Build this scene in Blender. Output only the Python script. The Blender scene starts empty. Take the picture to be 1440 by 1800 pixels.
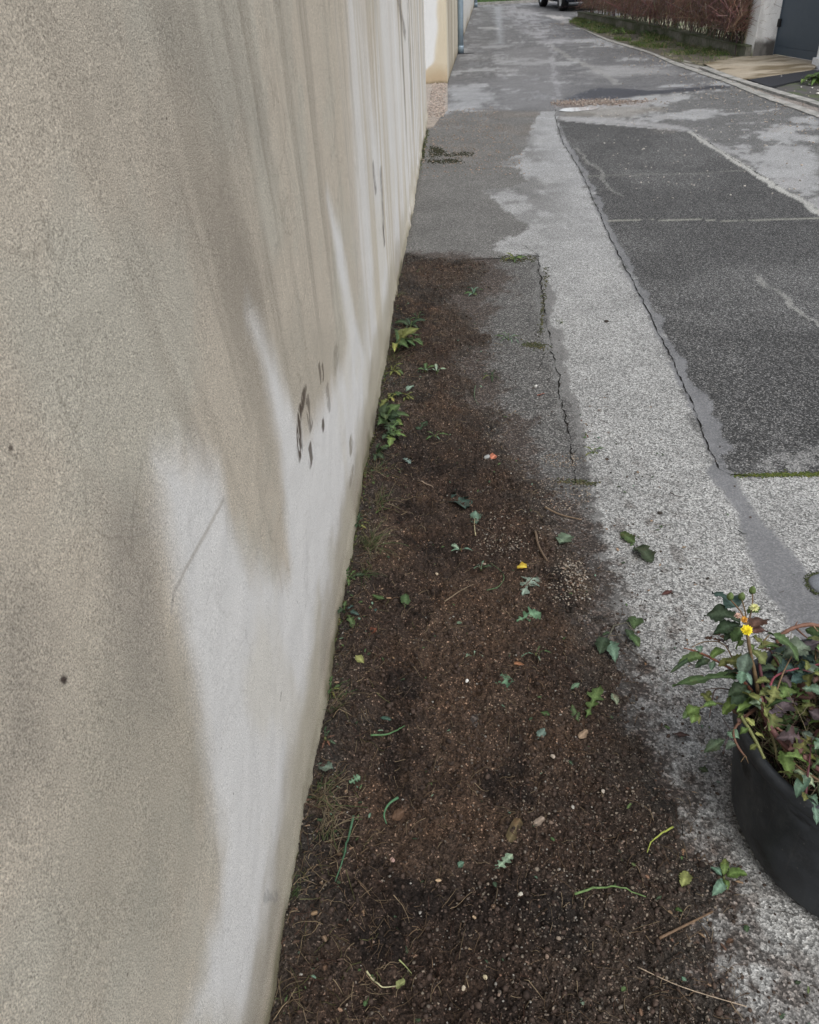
import bpy, math, random
import numpy as np
from mathutils import Vector, Matrix, Euler
R = math.radians
sc = bpy.context.scene
col = sc.collection

# ------------------------------------------------------------------ camera
F = 1442.0; H = 1.5                      # focal length in photo pixels, eye height in metres
_w = np.array([82.0, 985.0, -F]); _w /= np.linalg.norm(_w)
_d = np.array([110.0, -2120.0, -F]); _d -= _w * _d.dot(_w); _d /= np.linalg.norm(_d)
AZ = -_d; AY = _w; AX = np.cross(AY, AZ)
M = np.array([AX, AY, AZ])               # camera axes -> world axes
cam_d = bpy.data.cameras.new('camera'); cam = bpy.data.objects.new('camera', cam_d); col.objects.link(cam)
mm = Matrix(M.tolist()).to_4x4(); mm.translation = Vector((0, 0, H)); cam.matrix_world = mm
cam_d.sensor_fit = 'VERTICAL'; cam_d.sensor_height = 36.0; cam_d.lens = 36.0 * F / 1800.0
cam_d.clip_start = 0.02; cam_d.clip_end = 3000
cam_d.dof.use_dof = True; cam_d.dof.focus_distance = 1.9; cam_d.dof.aperture_fstop = 18.0
sc.camera = cam
# ------------------------------------------------------------------ light
wd = bpy.data.worlds.new('World'); sc.world = wd; wd.use_nodes = True
nt = wd.node_tree; nt.nodes.clear()
SUN_EL, SUN_AZ = R(55), R(150)            # azimuth measured clockwise from +Y (towards +X)
sky = nt.nodes.new('ShaderNodeTexSky'); sky.sky_type = 'NISHITA'; sky.sun_disc = False
sky.sun_elevation = SUN_EL; sky.sun_rotation = SUN_AZ; sky.dust_density = 3.0; sky.air_density = 1.0
hs = nt.nodes.new('ShaderNodeHueSaturation'); hs.inputs['Saturation'].default_value = 0.28
bg = nt.nodes.new('ShaderNodeBackground'); bg.inputs['Strength'].default_value = 0.15
ow = nt.nodes.new('ShaderNodeOutputWorld')
nt.links.new(sky.outputs[0], hs.inputs['Color']); nt.links.new(hs.outputs[0], bg.inputs['Color']); nt.links.new(bg.outputs[0], ow.inputs['Surface'])
sl = bpy.data.lights.new('sun', 'SUN'); sl.energy = 0.8; sl.angle = R(35); sl.color = (1.0, 0.96, 0.9)
so = bpy.data.objects.new('sun', sl); col.objects.link(so)
so.rotation_euler = Euler((R(90) - SUN_EL, 0, -SUN_AZ + math.pi), 'XYZ')
dirv = Vector((math.sin(SUN_AZ) * math.cos(SUN_EL), math.cos(SUN_AZ) * math.cos(SUN_EL), math.sin(SUN_EL)))
so.rotation_euler = dirv.to_track_quat('Z', 'Y').to_euler()
sc.view_settings.view_transform = 'Standard'; sc.view_settings.look = 'None'
sc.view_settings.exposure = 0.62; sc.view_settings.gamma = 1.0
sc.render.engine = 'CYCLES'

rnd = random.Random(7); nr = np.random.RandomState(11)
# ------------------------------------------------------------------ helpers
def G(x, y, z=0.0):
    """world point at height z that the photograph shows at pixel x,y"""
    r = M @ np.array([x - 720.0, 900.0 - y, -F]); t = (z - H) / r[2]
    return np.array([0, 0, H]) + t * r
def GW(x, y, X0):
    r = M @ np.array([x - 720.0, 900.0 - y, -F]); t = X0 / r[0]
    p = np.array([0, 0, H]) + t * r; return (p[1], p[2])
def pxm(x, y, z=0.0):
    """photo pixels per metre at that ground point"""
    p = G(x, y, z) - np.array([0, 0, H]); depth = -(M.T @ p)[2]; return F / depth
def GP(pts, z=0.0): return np.array([G(x, y, z)[:2] for x, y in pts])
def _hash(ix, iy, s):
    v = (ix.astype(np.int64) * 374761393 + iy.astype(np.int64) * 668265263 + s * 974634777) & 0xffffffff
    v = ((v ^ (v >> 13)) * 1274126177) & 0xffffffff
    v = (v ^ (v >> 16)) & 0xffffff
    return v / float(0xffffff)
def vn(x, y, s=0):
    xi = np.floor(x); yi = np.floor(y); fx = x - xi; fy = y - yi
    fx = fx * fx * (3 - 2 * fx); fy = fy * fy * (3 - 2 * fy)
    a = _hash(xi, yi, s); b = _hash(xi + 1, yi, s); c = _hash(xi, yi + 1, s); d = _hash(xi + 1, yi + 1, s)
    return (a * (1 - fx) + b * fx) * (1 - fy) + (c * (1 - fx) + d * fx) * fy
def fbm(x, y, s=0, o=4, g=0.55):
    t = 0; a = 1; n = 0
    for k in range(o):
        t = t + a * vn(x * 2 ** k + 17.3 * k, y * 2 ** k - 9.1 * k, s + k); n += a; a *= g
    return t / n
def ss(a, b, x):
    t = np.clip((x - a) / (b - a), 0, 1); return t * t * (3 - 2 * t)
def sdist(X, Y, poly):
    """signed distance, positive inside"""
    d = np.full(X.shape, 1e9); ins = np.zeros(X.shape, bool); n = len(poly)
    for i in range(n):
        ax, ay = poly[i]; bx, by = poly[(i + 1) % n]; ex, ey = bx - ax, by - ay
        t = np.clip(((X - ax) * ex + (Y - ay) * ey) / (ex * ex + ey * ey + 1e-12), 0, 1)
        d = np.minimum(d, np.hypot(X - ax - t * ex, Y - ay - t * ey))
        c = ((ay > Y) != (by > Y)); xx = (bx - ax) * (Y - ay) / (by - ay + 1e-12) + ax
        ins ^= c & (X < xx)
    return np.where(ins, d, -d)
def ldist(X, Y, pts):
    d = np.full(X.shape, 1e9)
    for (ax, ay), (bx, by) in zip(pts[:-1], pts[1:]):
        ex, ey = bx - ax, by - ay
        t = np.clip(((X - ax) * ex + (Y - ay) * ey) / (ex * ex + ey * ey + 1e-12), 0, 1)
        d = np.minimum(d, np.hypot(X - ax - t * ex, Y - ay - t * ey))
    return d
def lerp(a, b, t): return a + (b - a) * t[..., None] if np.ndim(b) and np.ndim(t) else a + (b - a) * t

def mesh_np(name, v, f, mats=None, smooth=True, attrs=None, parent=None):
    v = np.asarray(v, dtype=np.float32); me = bpy.data.meshes.new(name)
    if isinstance(f, np.ndarray):
        nf, k = f.shape; me.vertices.add(len(v)); me.vertices.foreach_set('co', v.ravel())
        me.loops.add(nf * k); me.loops.foreach_set('vertex_index', f.ravel().astype(np.int32))
        me.polygons.add(nf); me.polygons.foreach_set('loop_start', (np.arange(nf) * k).astype(np.int32))
        me.update(calc_edges=True)
    else:
        me.from_pydata(v.tolist(), [], f); me.update()
    if smooth: me.polygons.foreach_set('use_smooth', [True] * len(me.polygons))
    if attrs:
        for an, data in attrs.items():
            data = np.asarray(data, dtype=np.float32)
            if data.ndim == 1:
                a = me.attributes.new(an, 'FLOAT', 'POINT'); a.data.foreach_set('value', data)
            else:
                a = me.attributes.new(an, 'FLOAT_COLOR', 'POINT')
                if data.shape[1] == 3: data = np.concatenate([data, np.ones((len(data), 1), np.float32)], 1)
                a.data.foreach_set('color', data.ravel())
    if mats: me.materials.append(mats)
    o = bpy.data.objects.new(name, me); col.objects.link(o)
    if parent is not None: o.parent = parent
    return o
def grid_faces(nr_, nc):
    i = np.arange((nr_ - 1) * (nc - 1)); r = i // (nc - 1); c = i % (nc - 1); a = r * nc + c
    return np.stack([a, a + 1, a + nc + 1, a + nc], 1)
def tag(o, label=None, cat=None, group=None, kind=None):
    if label: o['label'] = label
    if cat: o['category'] = cat
    if group: o['group'] = group
    if kind: o['kind'] = kind
    return o
def empty(name, loc, rz=0.0):
    o = bpy.data.objects.new(name, None); col.objects.link(o); o.location = loc; o.rotation_euler = (0, 0, rz)
    o.empty_display_size = 0.05; return o
class MB:
    def __init__(s): s.v = []; s.f = []; s.c = []
    def add(s, v, f, c=None):
        n = len(s.v); s.v += [tuple(p) for p in v]; s.f += [tuple(i + n for i in q) for q in f]
        if c is not None: s.c += ([tuple(c)] * len(v) if not isinstance(c[0], (tuple, list, np.ndarray)) else [tuple(q) for q in c])
    def box(s, x0, x1, y0, y1, z0, z1, c=None):
        v = [(x0, y0, z0), (x1, y0, z0), (x1, y1, z0), (x0, y1, z0), (x0, y0, z1), (x1, y0, z1), (x1, y1, z1), (x0, y1, z1)]
        s.add(v, [(0, 3, 2, 1), (4, 5, 6, 7), (0, 1, 5, 4), (1, 2, 6, 5), (2, 3, 7, 6), (3, 0, 4, 7)], c)
    def prism(s, poly, z0, z1, c=None):
        n = len(poly); ar = sum(poly[i][0] * poly[(i + 1) % n][1] - poly[(i + 1) % n][0] * poly[i][1] for i in range(n))
        if ar < 0: poly = poly[::-1]
        v = [(p[0], p[1], z0) for p in poly] + [(p[0], p[1], z1) for p in poly]
        f = [tuple(range(n - 1, -1, -1)), tuple(range(n, 2 * n))] + [(i, (i + 1) % n, n + (i + 1) % n, n + i) for i in range(n)]
        s.add(v, f, c)
    def tube(s, pts, rad, k=6, c=None, cap=True):
        pts = [Vector(p) for p in pts]; n = len(pts)
        if not hasattr(rad, '__len__'): rad = [rad] * n
        v = []; f = []; up = Vector((0.13, 0.21, 1))
        for i, p in enumerate(pts):
            t = (pts[min(i + 1, n - 1)] - pts[max(i - 1, 0)]); t = t.normalized() if t.length > 1e-9 else Vector((0, 0, 1))
            a = t.cross(up)
            if a.length < 1e-4: a = t.cross(Vector((1, 0, 0)))
            a.normalize(); b = t.cross(a)
            for j in range(k):
                th = 2 * math.pi * j / k; v.append(p + (a * math.cos(th) + b * math.sin(th)) * rad[i])
        for i in range(n - 1):
            for j in range(k): f.append((i * k + j, i * k + (j + 1) % k, (i + 1) * k + (j + 1) % k, (i + 1) * k + j))
        if cap: f += [tuple(range(k - 1, -1, -1)), tuple(range((n - 1) * k, n * k))]
        s.add(v, f, c)
    def lathe(s, prof, cx, cy, z0=0, k=64, c=None, wob=None):
        v = []; f = []; n = len(prof)
        for r, z in prof:
            for j in range(k):
                th = 2 * math.pi * j / k; rr = r * (1 + (wob(th, z) if wob else 0)); v.append((cx + rr * math.cos(th), cy + rr * math.sin(th), z0 + z))
        for i in range(n - 1):
            for j in range(k): f.append((i * k + j, i * k + (j + 1) % k, (i + 1) * k + (j + 1) % k, (i + 1) * k + j))
        s.add(v, f, c)
    def build(s, name, mat, parent=None, smooth=True):
        me = bpy.data.meshes.new(name); me.from_pydata([tuple(p) for p in s.v], [], s.f); me.update()
        if smooth: me.polygons.foreach_set('use_smooth', [True] * len(me.polygons))
        if s.c and len(s.c) == len(s.v):
            a = me.attributes.new('Col', 'FLOAT_COLOR', 'POINT')
            a.data.foreach_set('color', np.array([list(q)[:3] + [1.0] for q in s.c], dtype=np.float32).ravel())
        me.materials.append(mat); o = bpy.data.objects.new(name, me); col.objects.link(o)
        if parent is not None: o.parent = parent
        return o

# ------------------------------------------------------------------ materials
class NB:
    def __init__(s, name):
        s.m = bpy.data.materials.new(name); s.m.use_nodes = True; s.t = s.m.node_tree; s.t.nodes.clear()
        s.out = s.n('ShaderNodeOutputMaterial'); s.p = s.n('ShaderNodeBsdfPrincipled'); s.l(s.p.outputs[0], s.out.inputs[0])
        s.tc = s.n('ShaderNodeTexCoord')
    def n(s, t, **k):
        q = s.t.nodes.new(t)
        for a, b in k.items(): setattr(q, a, b)
        return q
    def l(s, a, b): s.t.links.new(a, b)
    def val(s, x, inp):
        if isinstance(x, (int, float)): inp.default_value = x
        elif isinstance(x, (tuple, list)): inp.default_value = tuple(x) + ((1,) if len(x) == 3 and len(inp.default_value) == 4 else ())
        else: s.l(x, inp)
    def coord(s, scale=(1, 1, 1), rot=(0, 0, 0)):
        mp = s.n('ShaderNodeMapping'); mp.inputs['Scale'].default_value = scale; mp.inputs['Rotation'].default_value = rot
        s.l(s.tc.outputs['Object'], mp.inputs['Vector']); return mp.outputs[0]
    def noise(s, scale, detail=3, rough=.55, vec=None, dist=0.0):
        q = s.n('ShaderNodeTexNoise'); q.inputs['Scale'].default_value = scale; q.inputs['Detail'].default_value = detail
        q.inputs['Roughness'].default_value = rough; q.inputs['Distortion'].default_value = dist
        s.l(vec if vec else s.tc.outputs['Object'], q.inputs['Vector']); return q.outputs['Fac']
    def vor(s, scale, feature='F1', out='Distance', vec=None, rand=1.0):
        q = s.n('ShaderNodeTexVoronoi', feature=feature); q.inputs['Scale'].default_value = scale; q.inputs['Randomness'].default_value = rand
        s.l(vec if vec else s.tc.outputs['Object'], q.inputs['Vector']); return q.outputs[out]
    def math(s, op, a, b=None, c=None):
        q = s.n('ShaderNodeMath', operation=op); s.val(a, q.inputs[0])
        if b is not None: s.val(b, q.inputs[1])
        if c is not None: s.val(c, q.inputs[2])
        return q.outputs[0]
    def ramp(s, x, stops):
        q = s.n('ShaderNodeValToRGB'); e = q.color_ramp.elements
        while len(e) < len(stops): e.new(.5)
        for k, (p, c) in enumerate(stops):
            e[k].position = p; e[k].color = (c, c, c, 1) if isinstance(c, (int, float)) else tuple(c) + (1,)
        s.val(x, q.inputs[0]); return q.outputs[0]
    def mr(s, x, a, b, c=0.0, d=1.0):
        q = s.n('ShaderNodeMapRange'); s.val(x, q.inputs[0])
        for i, k in enumerate((a, b, c, d)): s.val(k, q.inputs[1 + i])
        return q.outputs[0]
    def mix(s, f, a, b, mode='MIX'):
        q = s.n('ShaderNodeMix', data_type='RGBA', blend_type=mode); s.val(f, q.inputs[0])
        for x, i in ((a, q.inputs[6]), (b, q.inputs[7])):
            if isinstance(x, (tuple, list)): i.default_value = tuple(x) + (1,)
            elif isinstance(x, (int, float)): i.default_value = (x, x, x, 1)
            else: s.l(x, i)
        return q.outputs[2]
    def attr(s, name, fac=False):
        q = s.n('ShaderNodeAttribute'); q.attribute_name = name; return q.outputs['Fac' if fac else 'Color']
    def bump(s, h, strength=.5, dist=.01, prev=None):
        q = s.n('ShaderNodeBump'); s.val(strength, q.inputs['Strength']); q.inputs['Distance'].default_value = dist
        s.l(h, q.inputs['Height'])
        if prev: s.l(prev, q.inputs['Normal'])
        return q.outputs[0]
    def fin(s, color, rough=.8, normal=None, spec=.3, metal=0.0, **k):
        s.val(color, s.p.inputs['Base Color']); s.val(rough, s.p.inputs['Roughness'])
        s.p.inputs['Specular IOR Level'].default_value = spec; s.p.inputs['Metallic'].default_value = metal
        if normal: s.l(normal, s.p.inputs['Normal'])
        for a, b in k.items(): s.val(b, s.p.inputs[a.replace('_', ' ')])
        return s.m

def mat_road():
    b = NB('asphalt'); c = b.attr('Col'); g = b.attr('grain', True)
    vc = b.n('ShaderNodeSeparateColor'); b.l(b.vor(205, out='Color'), vc.inputs[0])
    v2 = b.n('ShaderNodeSeparateColor'); b.l(b.vor(330, out='Color'), v2.inputs[0])
    n = b.noise(420, 2, .7)
    s1 = b.ramp(vc.outputs[0], [(0, .40), (.28, .58), (.45, .95), (.75, 1.25), (1, 1.7)])
    lum = b.n('ShaderNodeRGBToBW'); b.l(c, lum.inputs[0]); sd = b.ramp(vc.outputs[0], [(0, .22), (.35, .45), (.6, .8), (.8, 1.7), (.92, 2.6), (1, 4.0)]); s1 = b.mix(b.mr(lum.outputs[0], .07, .16, 1, 0), s1, sd)
    s2 = b.ramp(v2.outputs[1], [(0, .7), (.6, 1.0), (1, 1.35)])
    s = b.mix(1.0, s1, s2, 'MULTIPLY'); s = b.mix(1.0, s, b.mr(n, .3, .7, .6, 1.4), 'MULTIPLY')
    big = b.mr(b.noise(3.2, 5, .6), .3, .7, .84, 1.16)
    s = b.mix(g, (1, 1, 1), s); s = b.mix(1.0, s, big, 'MULTIPLY')
    cc = b.mix(1.0, c, s, 'MULTIPLY')
    v3 = b.n('ShaderNodeSeparateColor'); b.l(b.vor(130, out='Color'), v3.inputs[0]); spk = b.math('MULTIPLY', b.ramp(v3.outputs[2], [(0, 0), (.88, 0), (.93, .4), (1, .6)]), b.ramp(b.vor(130), [(0, 1), (.32, .9), (.5, 0), (1, 0)]))
    cc = b.mix(b.math('MULTIPLY', spk, g), cc, (.38, .37, .35)); hgt = b.math('ADD', b.vor(205), b.math('MULTIPLY', n, .5))
    nm = b.bump(hgt, b.math('MULTIPLY', g, .55), .006)
    return b.fin(cc, b.attr('rough', True), nm, .35)
def mat_soil():
    b = NB('soil'); c = b.attr('Col')
    vc = b.n('ShaderNodeSeparateColor'); b.l(b.vor(330, out='Color'), vc.inputs[0])
    s = b.ramp(vc.outputs[0], [(0, .35), (.5, .9), (.88, 1.3), (.955, 1.6), (.985, 4.2), (1, 6)])
    n = b.noise(60, 6, .65); s = b.mix(1, s, b.mr(n, .3, .7, .45, 1.6), 'MULTIPLY')
    red = b.mix(b.mr(b.noise(9, 4), .35, .65), (.96, 1.0, 1.03), (1.05, .99, .93))
    cc = b.mix(1, b.mix(1, c, s, 'MULTIPLY'), red, 'MULTIPLY')
    h = b.math('ADD', b.noise(300, 5, .7), b.math('MULTIPLY', b.noise(90, 4, .6), 2.0))
    return b.fin(cc, .92, b.bump(h, .9, .008), .2)
def mat_wall(name='roughcast_render'):
    b = NB(name); c = b.attr('Col'); g = b.attr('grain', True)
    n1 = b.noise(640, 3, .8); n2 = b.noise(230, 4, .75); n3 = b.noise(620, 2, .6)
    sp = b.ramp(n3, [(0, .2), (.37, .42), (.45, 1), (1, 1)])
    s = b.mix(1, b.mr(n1, .38, .62, .44, 1.52), b.mr(n2, .3, .7, .84, 1.16), 'MULTIPLY')
    s = b.mix(b.math('MULTIPLY', g, .9), (1, 1, 1), s); s = b.mix(1, s, b.mix(b.math('ADD', b.math('MULTIPLY', g, .5), .15), (1, 1, 1), sp), 'MULTIPLY')
    # sparse dark pin holes
    ph = b.vor(38, 'F1'); s = b.mix(b.ramp(ph, [(0, .75), (.045, .5), (.07, 0), (1, 0)]), s, (.35, .33, .3))
    s = b.mix(b.ramp(b.vor(11, 'F1'), [(0, .9), (.016, .7), (.026, 0), (1, 0)]), s, (.15, .13, .12))
    # hair cracks
    w = b.n('ShaderNodeVectorMath', operation='ADD'); nz = b.n('ShaderNodeTexNoise'); nz.inputs['Scale'].default_value = 9; nz.inputs['Detail'].default_value = 6
    b.l(b.tc.outputs['Object'], nz.inputs['Vector']); b.l(b.tc.outputs['Object'], w.inputs[0])
    sc_ = b.n('ShaderNodeVectorMath', operation='SCALE'); b.l(nz.outputs['Color'], sc_.inputs[0]); sc_.inputs['Scale'].default_value = .13; b.l(sc_.outputs[0], w.inputs[1])
    ce = b.vor(7.0, 'DISTANCE_TO_EDGE', vec=w.outputs[0])
    ck = b.math('MULTIPLY', b.ramp(ce, [(0, 1), (.008, .7), (.022, 0), (1, 0)]), b.mr(b.noise(2.7, 3), .45, .6))
    ck = b.math('MULTIPLY', ck, b.math('MULTIPLY', g, .34)); s = b.mix(ck, s, (.42, .4, .38))
    cc = b.mix(1, c, s, 'MULTIPLY')
    h = b.math('ADD', n1, b.math('MULTIPLY', n2, 1.2))
    return b.fin(cc, .93, b.bump(h, b.math('ADD', b.math('MULTIPLY', g, .45), .15), .006), .15)
def mat_attr(name, rough=.7, amp=.2, scale=60, spec=.3, bump=.2, bd=.004):
    b = NB(name); n = b.noise(scale, 4, .6)
    cc = b.mix(1, b.attr('Col'), b.mr(n, .3, .7, 1 - amp, 1 + amp), 'MULTIPLY')
    return b.fin(cc, rough, b.bump(n, bump, bd), spec)
def mat_flat(name, c, rough=.7, amp=.15, scale=30, spec=.3, metal=0.0, bump=.15, c2=None, bd=.004):
    b = NB(name); n = b.noise(scale, 5, .6)
    base = b.mix(b.mr(b.noise(scale * .13, 4), .35, .65), c, c2) if c2 else c
    cc = b.mix(1, base, b.mr(n, .3, .7, 1 - amp, 1 + amp), 'MULTIPLY')
    return b.fin(cc, rough, b.bump(n, bump, bd), spec, metal)
def mat_leaf():
    b = NB('leaf'); c = b.attr('Col'); n = b.noise(180, 4, .6)
    cc = b.mix(1, c, b.mr(n, .3, .7, .72, 1.28), 'MULTIPLY')
    cc = b.mix(b.mr(b.noise(25, 3), .56, .75, 0, .5), cc, b.mix(1, cc, (1.5, .8, .7), 'MULTIPLY'))
    m = b.fin(cc, .62, b.bump(n, .5, .004), .25)
    tr = b.n('ShaderNodeBsdfTranslucent'); b.l(cc, tr.inputs['Color'])
    mx = b.n('ShaderNodeMixShader'); mx.inputs[0].default_value = .18
    b.l(b.p.outputs[0], mx.inputs[1]); b.l(tr.outputs[0], mx.inputs[2]); b.l(mx.outputs[0], b.out.inputs[0]); return m
def mat_plastic():
    b = NB('black_plastic'); n = b.noise(14, 5, .65); st = b.noise(20, 4, .6, vec=b.coord((6, 6, .5)))
    sm = b.noise(9, 3, .5, vec=b.coord((1, 1, 2.4), (.6, .5, 0)), dist=.6)
    c = b.mix(b.mr(n, .4, .7), (.024, .027, .031), (.046, .052, .060))
    c = b.mix(b.mr(st, .58, .8, 0, .4), c, (.085, .08, .072))
    c = b.mix(b.mr(sm, .62, .68, 0, .75), c, (.010, .010, .011)); sc2 = b.noise(7, 6, .75, vec=b.coord((1.5, 1.5, 1.0), (.3, .2, .5))); c = b.mix(b.mr(sc2, .52, .72, 0, .55), c, (.085, .088, .09))
    c = b.mix(b.ramp(b.vor(60), [(0, .6), (.07, .3), (.1, 0), (1, 0)]), c, (.15, .14, .12))
    return b.fin(c, b.mr(n, .3, .7, .42, .7), b.bump(b.math('ADD', b.noise(160, 3), n), .15, .004), .35)
MAT = {}
MAT['road'] = mat_road(); MAT['soil'] = mat_soil(); MAT['wall'] = mat_wall(); MAT['leaf'] = mat_leaf(); MAT['plastic'] = mat_plastic()
MAT['attr'] = mat_attr('mixed_matter'); MAT['stone'] = mat_attr('stone', .8, .25, 250, .25, .4, .002)
MAT['stem'] = mat_attr('stem', .6, .3, 120, .3, .3, .002)
MAT['twig'] = mat_attr('dead_twig', .85, .25, 80, .1, .2)
MAT['crack'] = mat_flat('crack_gap', (.012, .011, .010), .95, .3, 90, .05)
MAT['concrete'] = mat_flat('concrete', (.30, .285, .26), .85, .22, 60, .2, 0, .4, (.2, .195, .18))
MAT['kerb'] = mat_flat('kerb_stone', (.34, .33, .31), .85, .25, 50, .2, 0, .4, (.2, .2, .185))
MAT['zinc'] = mat_flat('zinc_pipe', (.27, .34, .40), .5, .07, 25, .4, .25, .05, (.2, .26, .31))
MAT['gate'] = mat_flat('gate_paint', (.062, .082, .105), .45, .06, 12, .4, 0, .03)
MAT['black'] = mat_flat('black_rubber', (.012, .012, .013), .7, .2, 40, .3)
MAT['carpaint'] = mat_flat('slate_car_paint', (.020, .028, .042), .25, .05, 8, .6)
MAT['rim'] = mat_flat('wheel_rim', (.4, .4, .41), .3, .1, 20, .5, .8)
MAT['glass'] = mat_flat('car_glass', (.01, .012, .014), .08, .02, 10, .8)
MAT['lamp'] = mat_flat('lamp_lens', (.25, .02, .02), .2, .05, 10, .6)
MAT['tar'] = mat_flat('fresh_asphalt', (.018, .019, .024), .7, .3, 220, .35, 0, .5)

# ================================================================== THE SETTING
# ---- ground far and wide (below the road sheet)
gb = MB(); gb.add([(-150, -60, -.03), (150, -60, -.03), (150, 34, -.03), (-150, 34, -.03)], [(0, 1, 2, 3)])
tag(gb.build('ground', mat_flat('plain_asphalt', (.12, .12, .118), .85, .3, 120, .3, 0, .3, (.16, .16, .155))), kind='structure')

# ---- road sheet, denser near the camera
ys = np.array([G(802, y)[1] for y in np.arange(2350, 0, -2.2)]); ys = ys[(ys > .15)]; ys = np.append(ys, [34.5, 36.5])
NCx = 640; tt = np.linspace(0, 1, NCx)
Yg = np.repeat(ys[:, None], NCx, 1); XR = np.minimum(.95 + .42 * Yg, 9.5); Xg = -.42 + tt[None, :] * (XR + .42)
X = Xg.ravel(); Y = Yg.ravel()
def C3(r, g, b): return np.array([r, g, b])
# noise used to ragged all borders
j1 = (fbm(X * 6, Y * 6, 3, 4) - .5); j2 = (fbm(X * 26, Y * 26, 5, 5, .75) - .5) * 1.5; big = fbm(X * 1.1, Y * 1.0, 21, 6, .68); mid = fbm(X * 3.0, Y * 2.6, 31, 5, .68)
cold = np.tile(C3(.125, .125, .122), (len(X), 1)); grain = np.full(len(X), .85); rough = np.full(len(X), .8)
def paint(mask, c, gr=None, ro=None):
    global cold, grain, rough
    m = mask[:, None]; cold = cold * (1 - m) + np.array(c) * m
    if gr is not None: grain = grain * (1 - mask) + gr * mask
    if ro is not None: rough = rough * (1 - mask) + ro * mask
def pmask(px, soft=.02, jag=.05, fine=.02, scale_y=0.0):
    P = GP(px); d = sdist(X, Y, P) + j1 * jag * 2 + j2 * fine * 2
    s = soft * (1 + Y * scale_y); return ss(-s, s, d)
def lmask(px, w, jag=.01, soft=.2):
    d = ldist(X + j1 * jag * 3, Y + j1 * jag * 2, GP(px)) + j2 * w * .9; return 1 - ss(w * (1 - soft), w * (1 + soft) + .002, d)
DRY = (.245, .247, .245); LIGHT = (.27, .272, .265); MIDG = (.15, .15, .152); DARK = (.054, .054, .0535); TARB = (.145, .147, .152)
# far carriageway: patched, partly dried
far = ss(7.5, 9.5, Y)
paint(far * 1.0, (.112, .112, .114), .7)
patch = ss(.50, .57, .6 * big + .4 * mid); paint(patch * far * .95, (.275, .28, .285), .6)
paint(ss(.54, .60, fbm(X * .8, Y * 1.3, 77, 5)) * far * ss(.8, 1.4, X), (.105, .105, .108), .6)
paint(ss(13, 17, Y) * ss(.9 + .05 * Y, .7 + .05 * Y, X) * .35, (.11, .108, .106), .6)
# far dry lane right beyond the strip
paint(pmask([(880, 90), (960, 80), (1000, 140), (985, 190), (870, 190)], .15, .2, .05) * .35, (.2, .2, .205), .5)
paint(pmask([(1040, 115), (1160, 118), (1180, 130), (1050, 135)], .25, .3, .06) * .9, (.25, .25, .25), .5)
paint(pmask([(880, 5), (925, 5), (985, 60), (1000, 78), (950, 76), (905, 40)], .3, .3, .06) * ss(.42, .55, mid) * .8, (.25, .25, .26), .4)
paint(pmask([(868, 12), (882, 12), (884, 78), (876, 78)], .08, .03, .03) * .8, (.24, .25, .26), .4)
# near left lane between wall and strip (Y 4.9..10)
lane = pmask([(700, 470), (750, 215), (800, 195), (975, 195), (985, 235), (960, 330), (940, 455)], .05, .1, .03)
paint(lane, (.115, .113, .108), .7)
paint(lane * ss(.5, .68, fbm(X * 3, Y * 2, 41, 4)) * ss(7, 8.5, Y) * .6, (.13, .115, .10), .9)
paint(pmask([(790, 150), (840, 152), (870, 172), (850, 190), (795, 192)], .12, .2, .05) * .9, (.235, .24, .245), .45)
# right-hand land beyond the joint
right = pmask([(1215, 232), (980, 208), (980, 190), (1100, 170), (1300, 150), (1440, 205), (1440, 372)], .05, .06, .03)
paint(right, (.105, .105, .103), .8)
paint(right * ss(.47, .55, fbm(X * 1.7, Y * 1.7, 55, 6, .68)), (.265, .268, .268), .6)
paint(pmask([(985, 215), (985, 203), (1060, 206), (1200, 222), (1290, 270), (1240, 262), (1205, 233)], .05, .1, .04), (.25, .25, .25), .5)
paint(pmask([(1355, 315), (1400, 312), (1412, 330), (1370, 332)], .03, .03, .02), (.25, .25, .25), .6)
paint(pmask([(1415, 350), (1450, 345), (1460, 372), (1430, 368)], .03, .03, .02), (.25, .25, .25), .6)
paint(pmask([(1040, 190), (1100, 186), (1170, 190), (1110, 206), (985, 205), (985, 196)], .08, .1, .04) * .6, (.19, .175, .15), .5)
# big dark asphalt quad
quad = pmask([(982, 212), (1215, 232), (1440, 370), (1700, 560), (1700, 840), (1300, 838), (1262, 825), (1225, 735), (1160, 590), (1088, 450), (1020, 300)], .008, .012, .012)
paint(quad, DARK, 1.0)
paint(quad * ss(.5, .75, fbm(X * 1.2, Y * 1.2, 91, 4)) * .5, (.11, .11, .108), .95)
paint(lmask([(1060, 388), (1200, 386), (1300, 388), (1440, 384), (1600, 382)], .012, .03) * quad * .7, (.28, .28, .24), .6)
paint(lmask([(1020, 310), (1100, 308), (1220, 305), (1320, 300)], .02, .04) * .22 * quad, (.28, .28, .25), .6)
paint(lmask([(1330, 485), (1380, 520), (1440, 575), (1500, 640)], .012, .05) * quad * .5, (.3, .3, .28), .8)
paint(lmask([(1010, 260), (1050, 300), (1090, 345)], .014, .04) * quad * .35, (.28, .28, .26), .6)
paint(quad * ss(.5, .62, fbm(X * 9, Y * 6, 13, 4)) * pmask([(1300, 840), (1340, 800), (1460, 775), (1700, 770), (1700, 850)], .03, .05, .04) * .55, (.24, .24, .235), 1.0)
# right-hand joint
paint(lmask([(1212, 232), (1290, 282), (1360, 325), (1440, 372), (1600, 468)], .028, .02), (.32, .32, .30), .6)
paint(lmask([(965, 78), (1000, 100), (1060, 128), (1085, 148)], .05, .04) * .55, (.24, .24, .23), .3)
paint(lmask([(971, 80), (972, 130), (980, 150), (978, 190)], .035, .08) * .45, (.26, .26, .27), .3)
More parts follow.
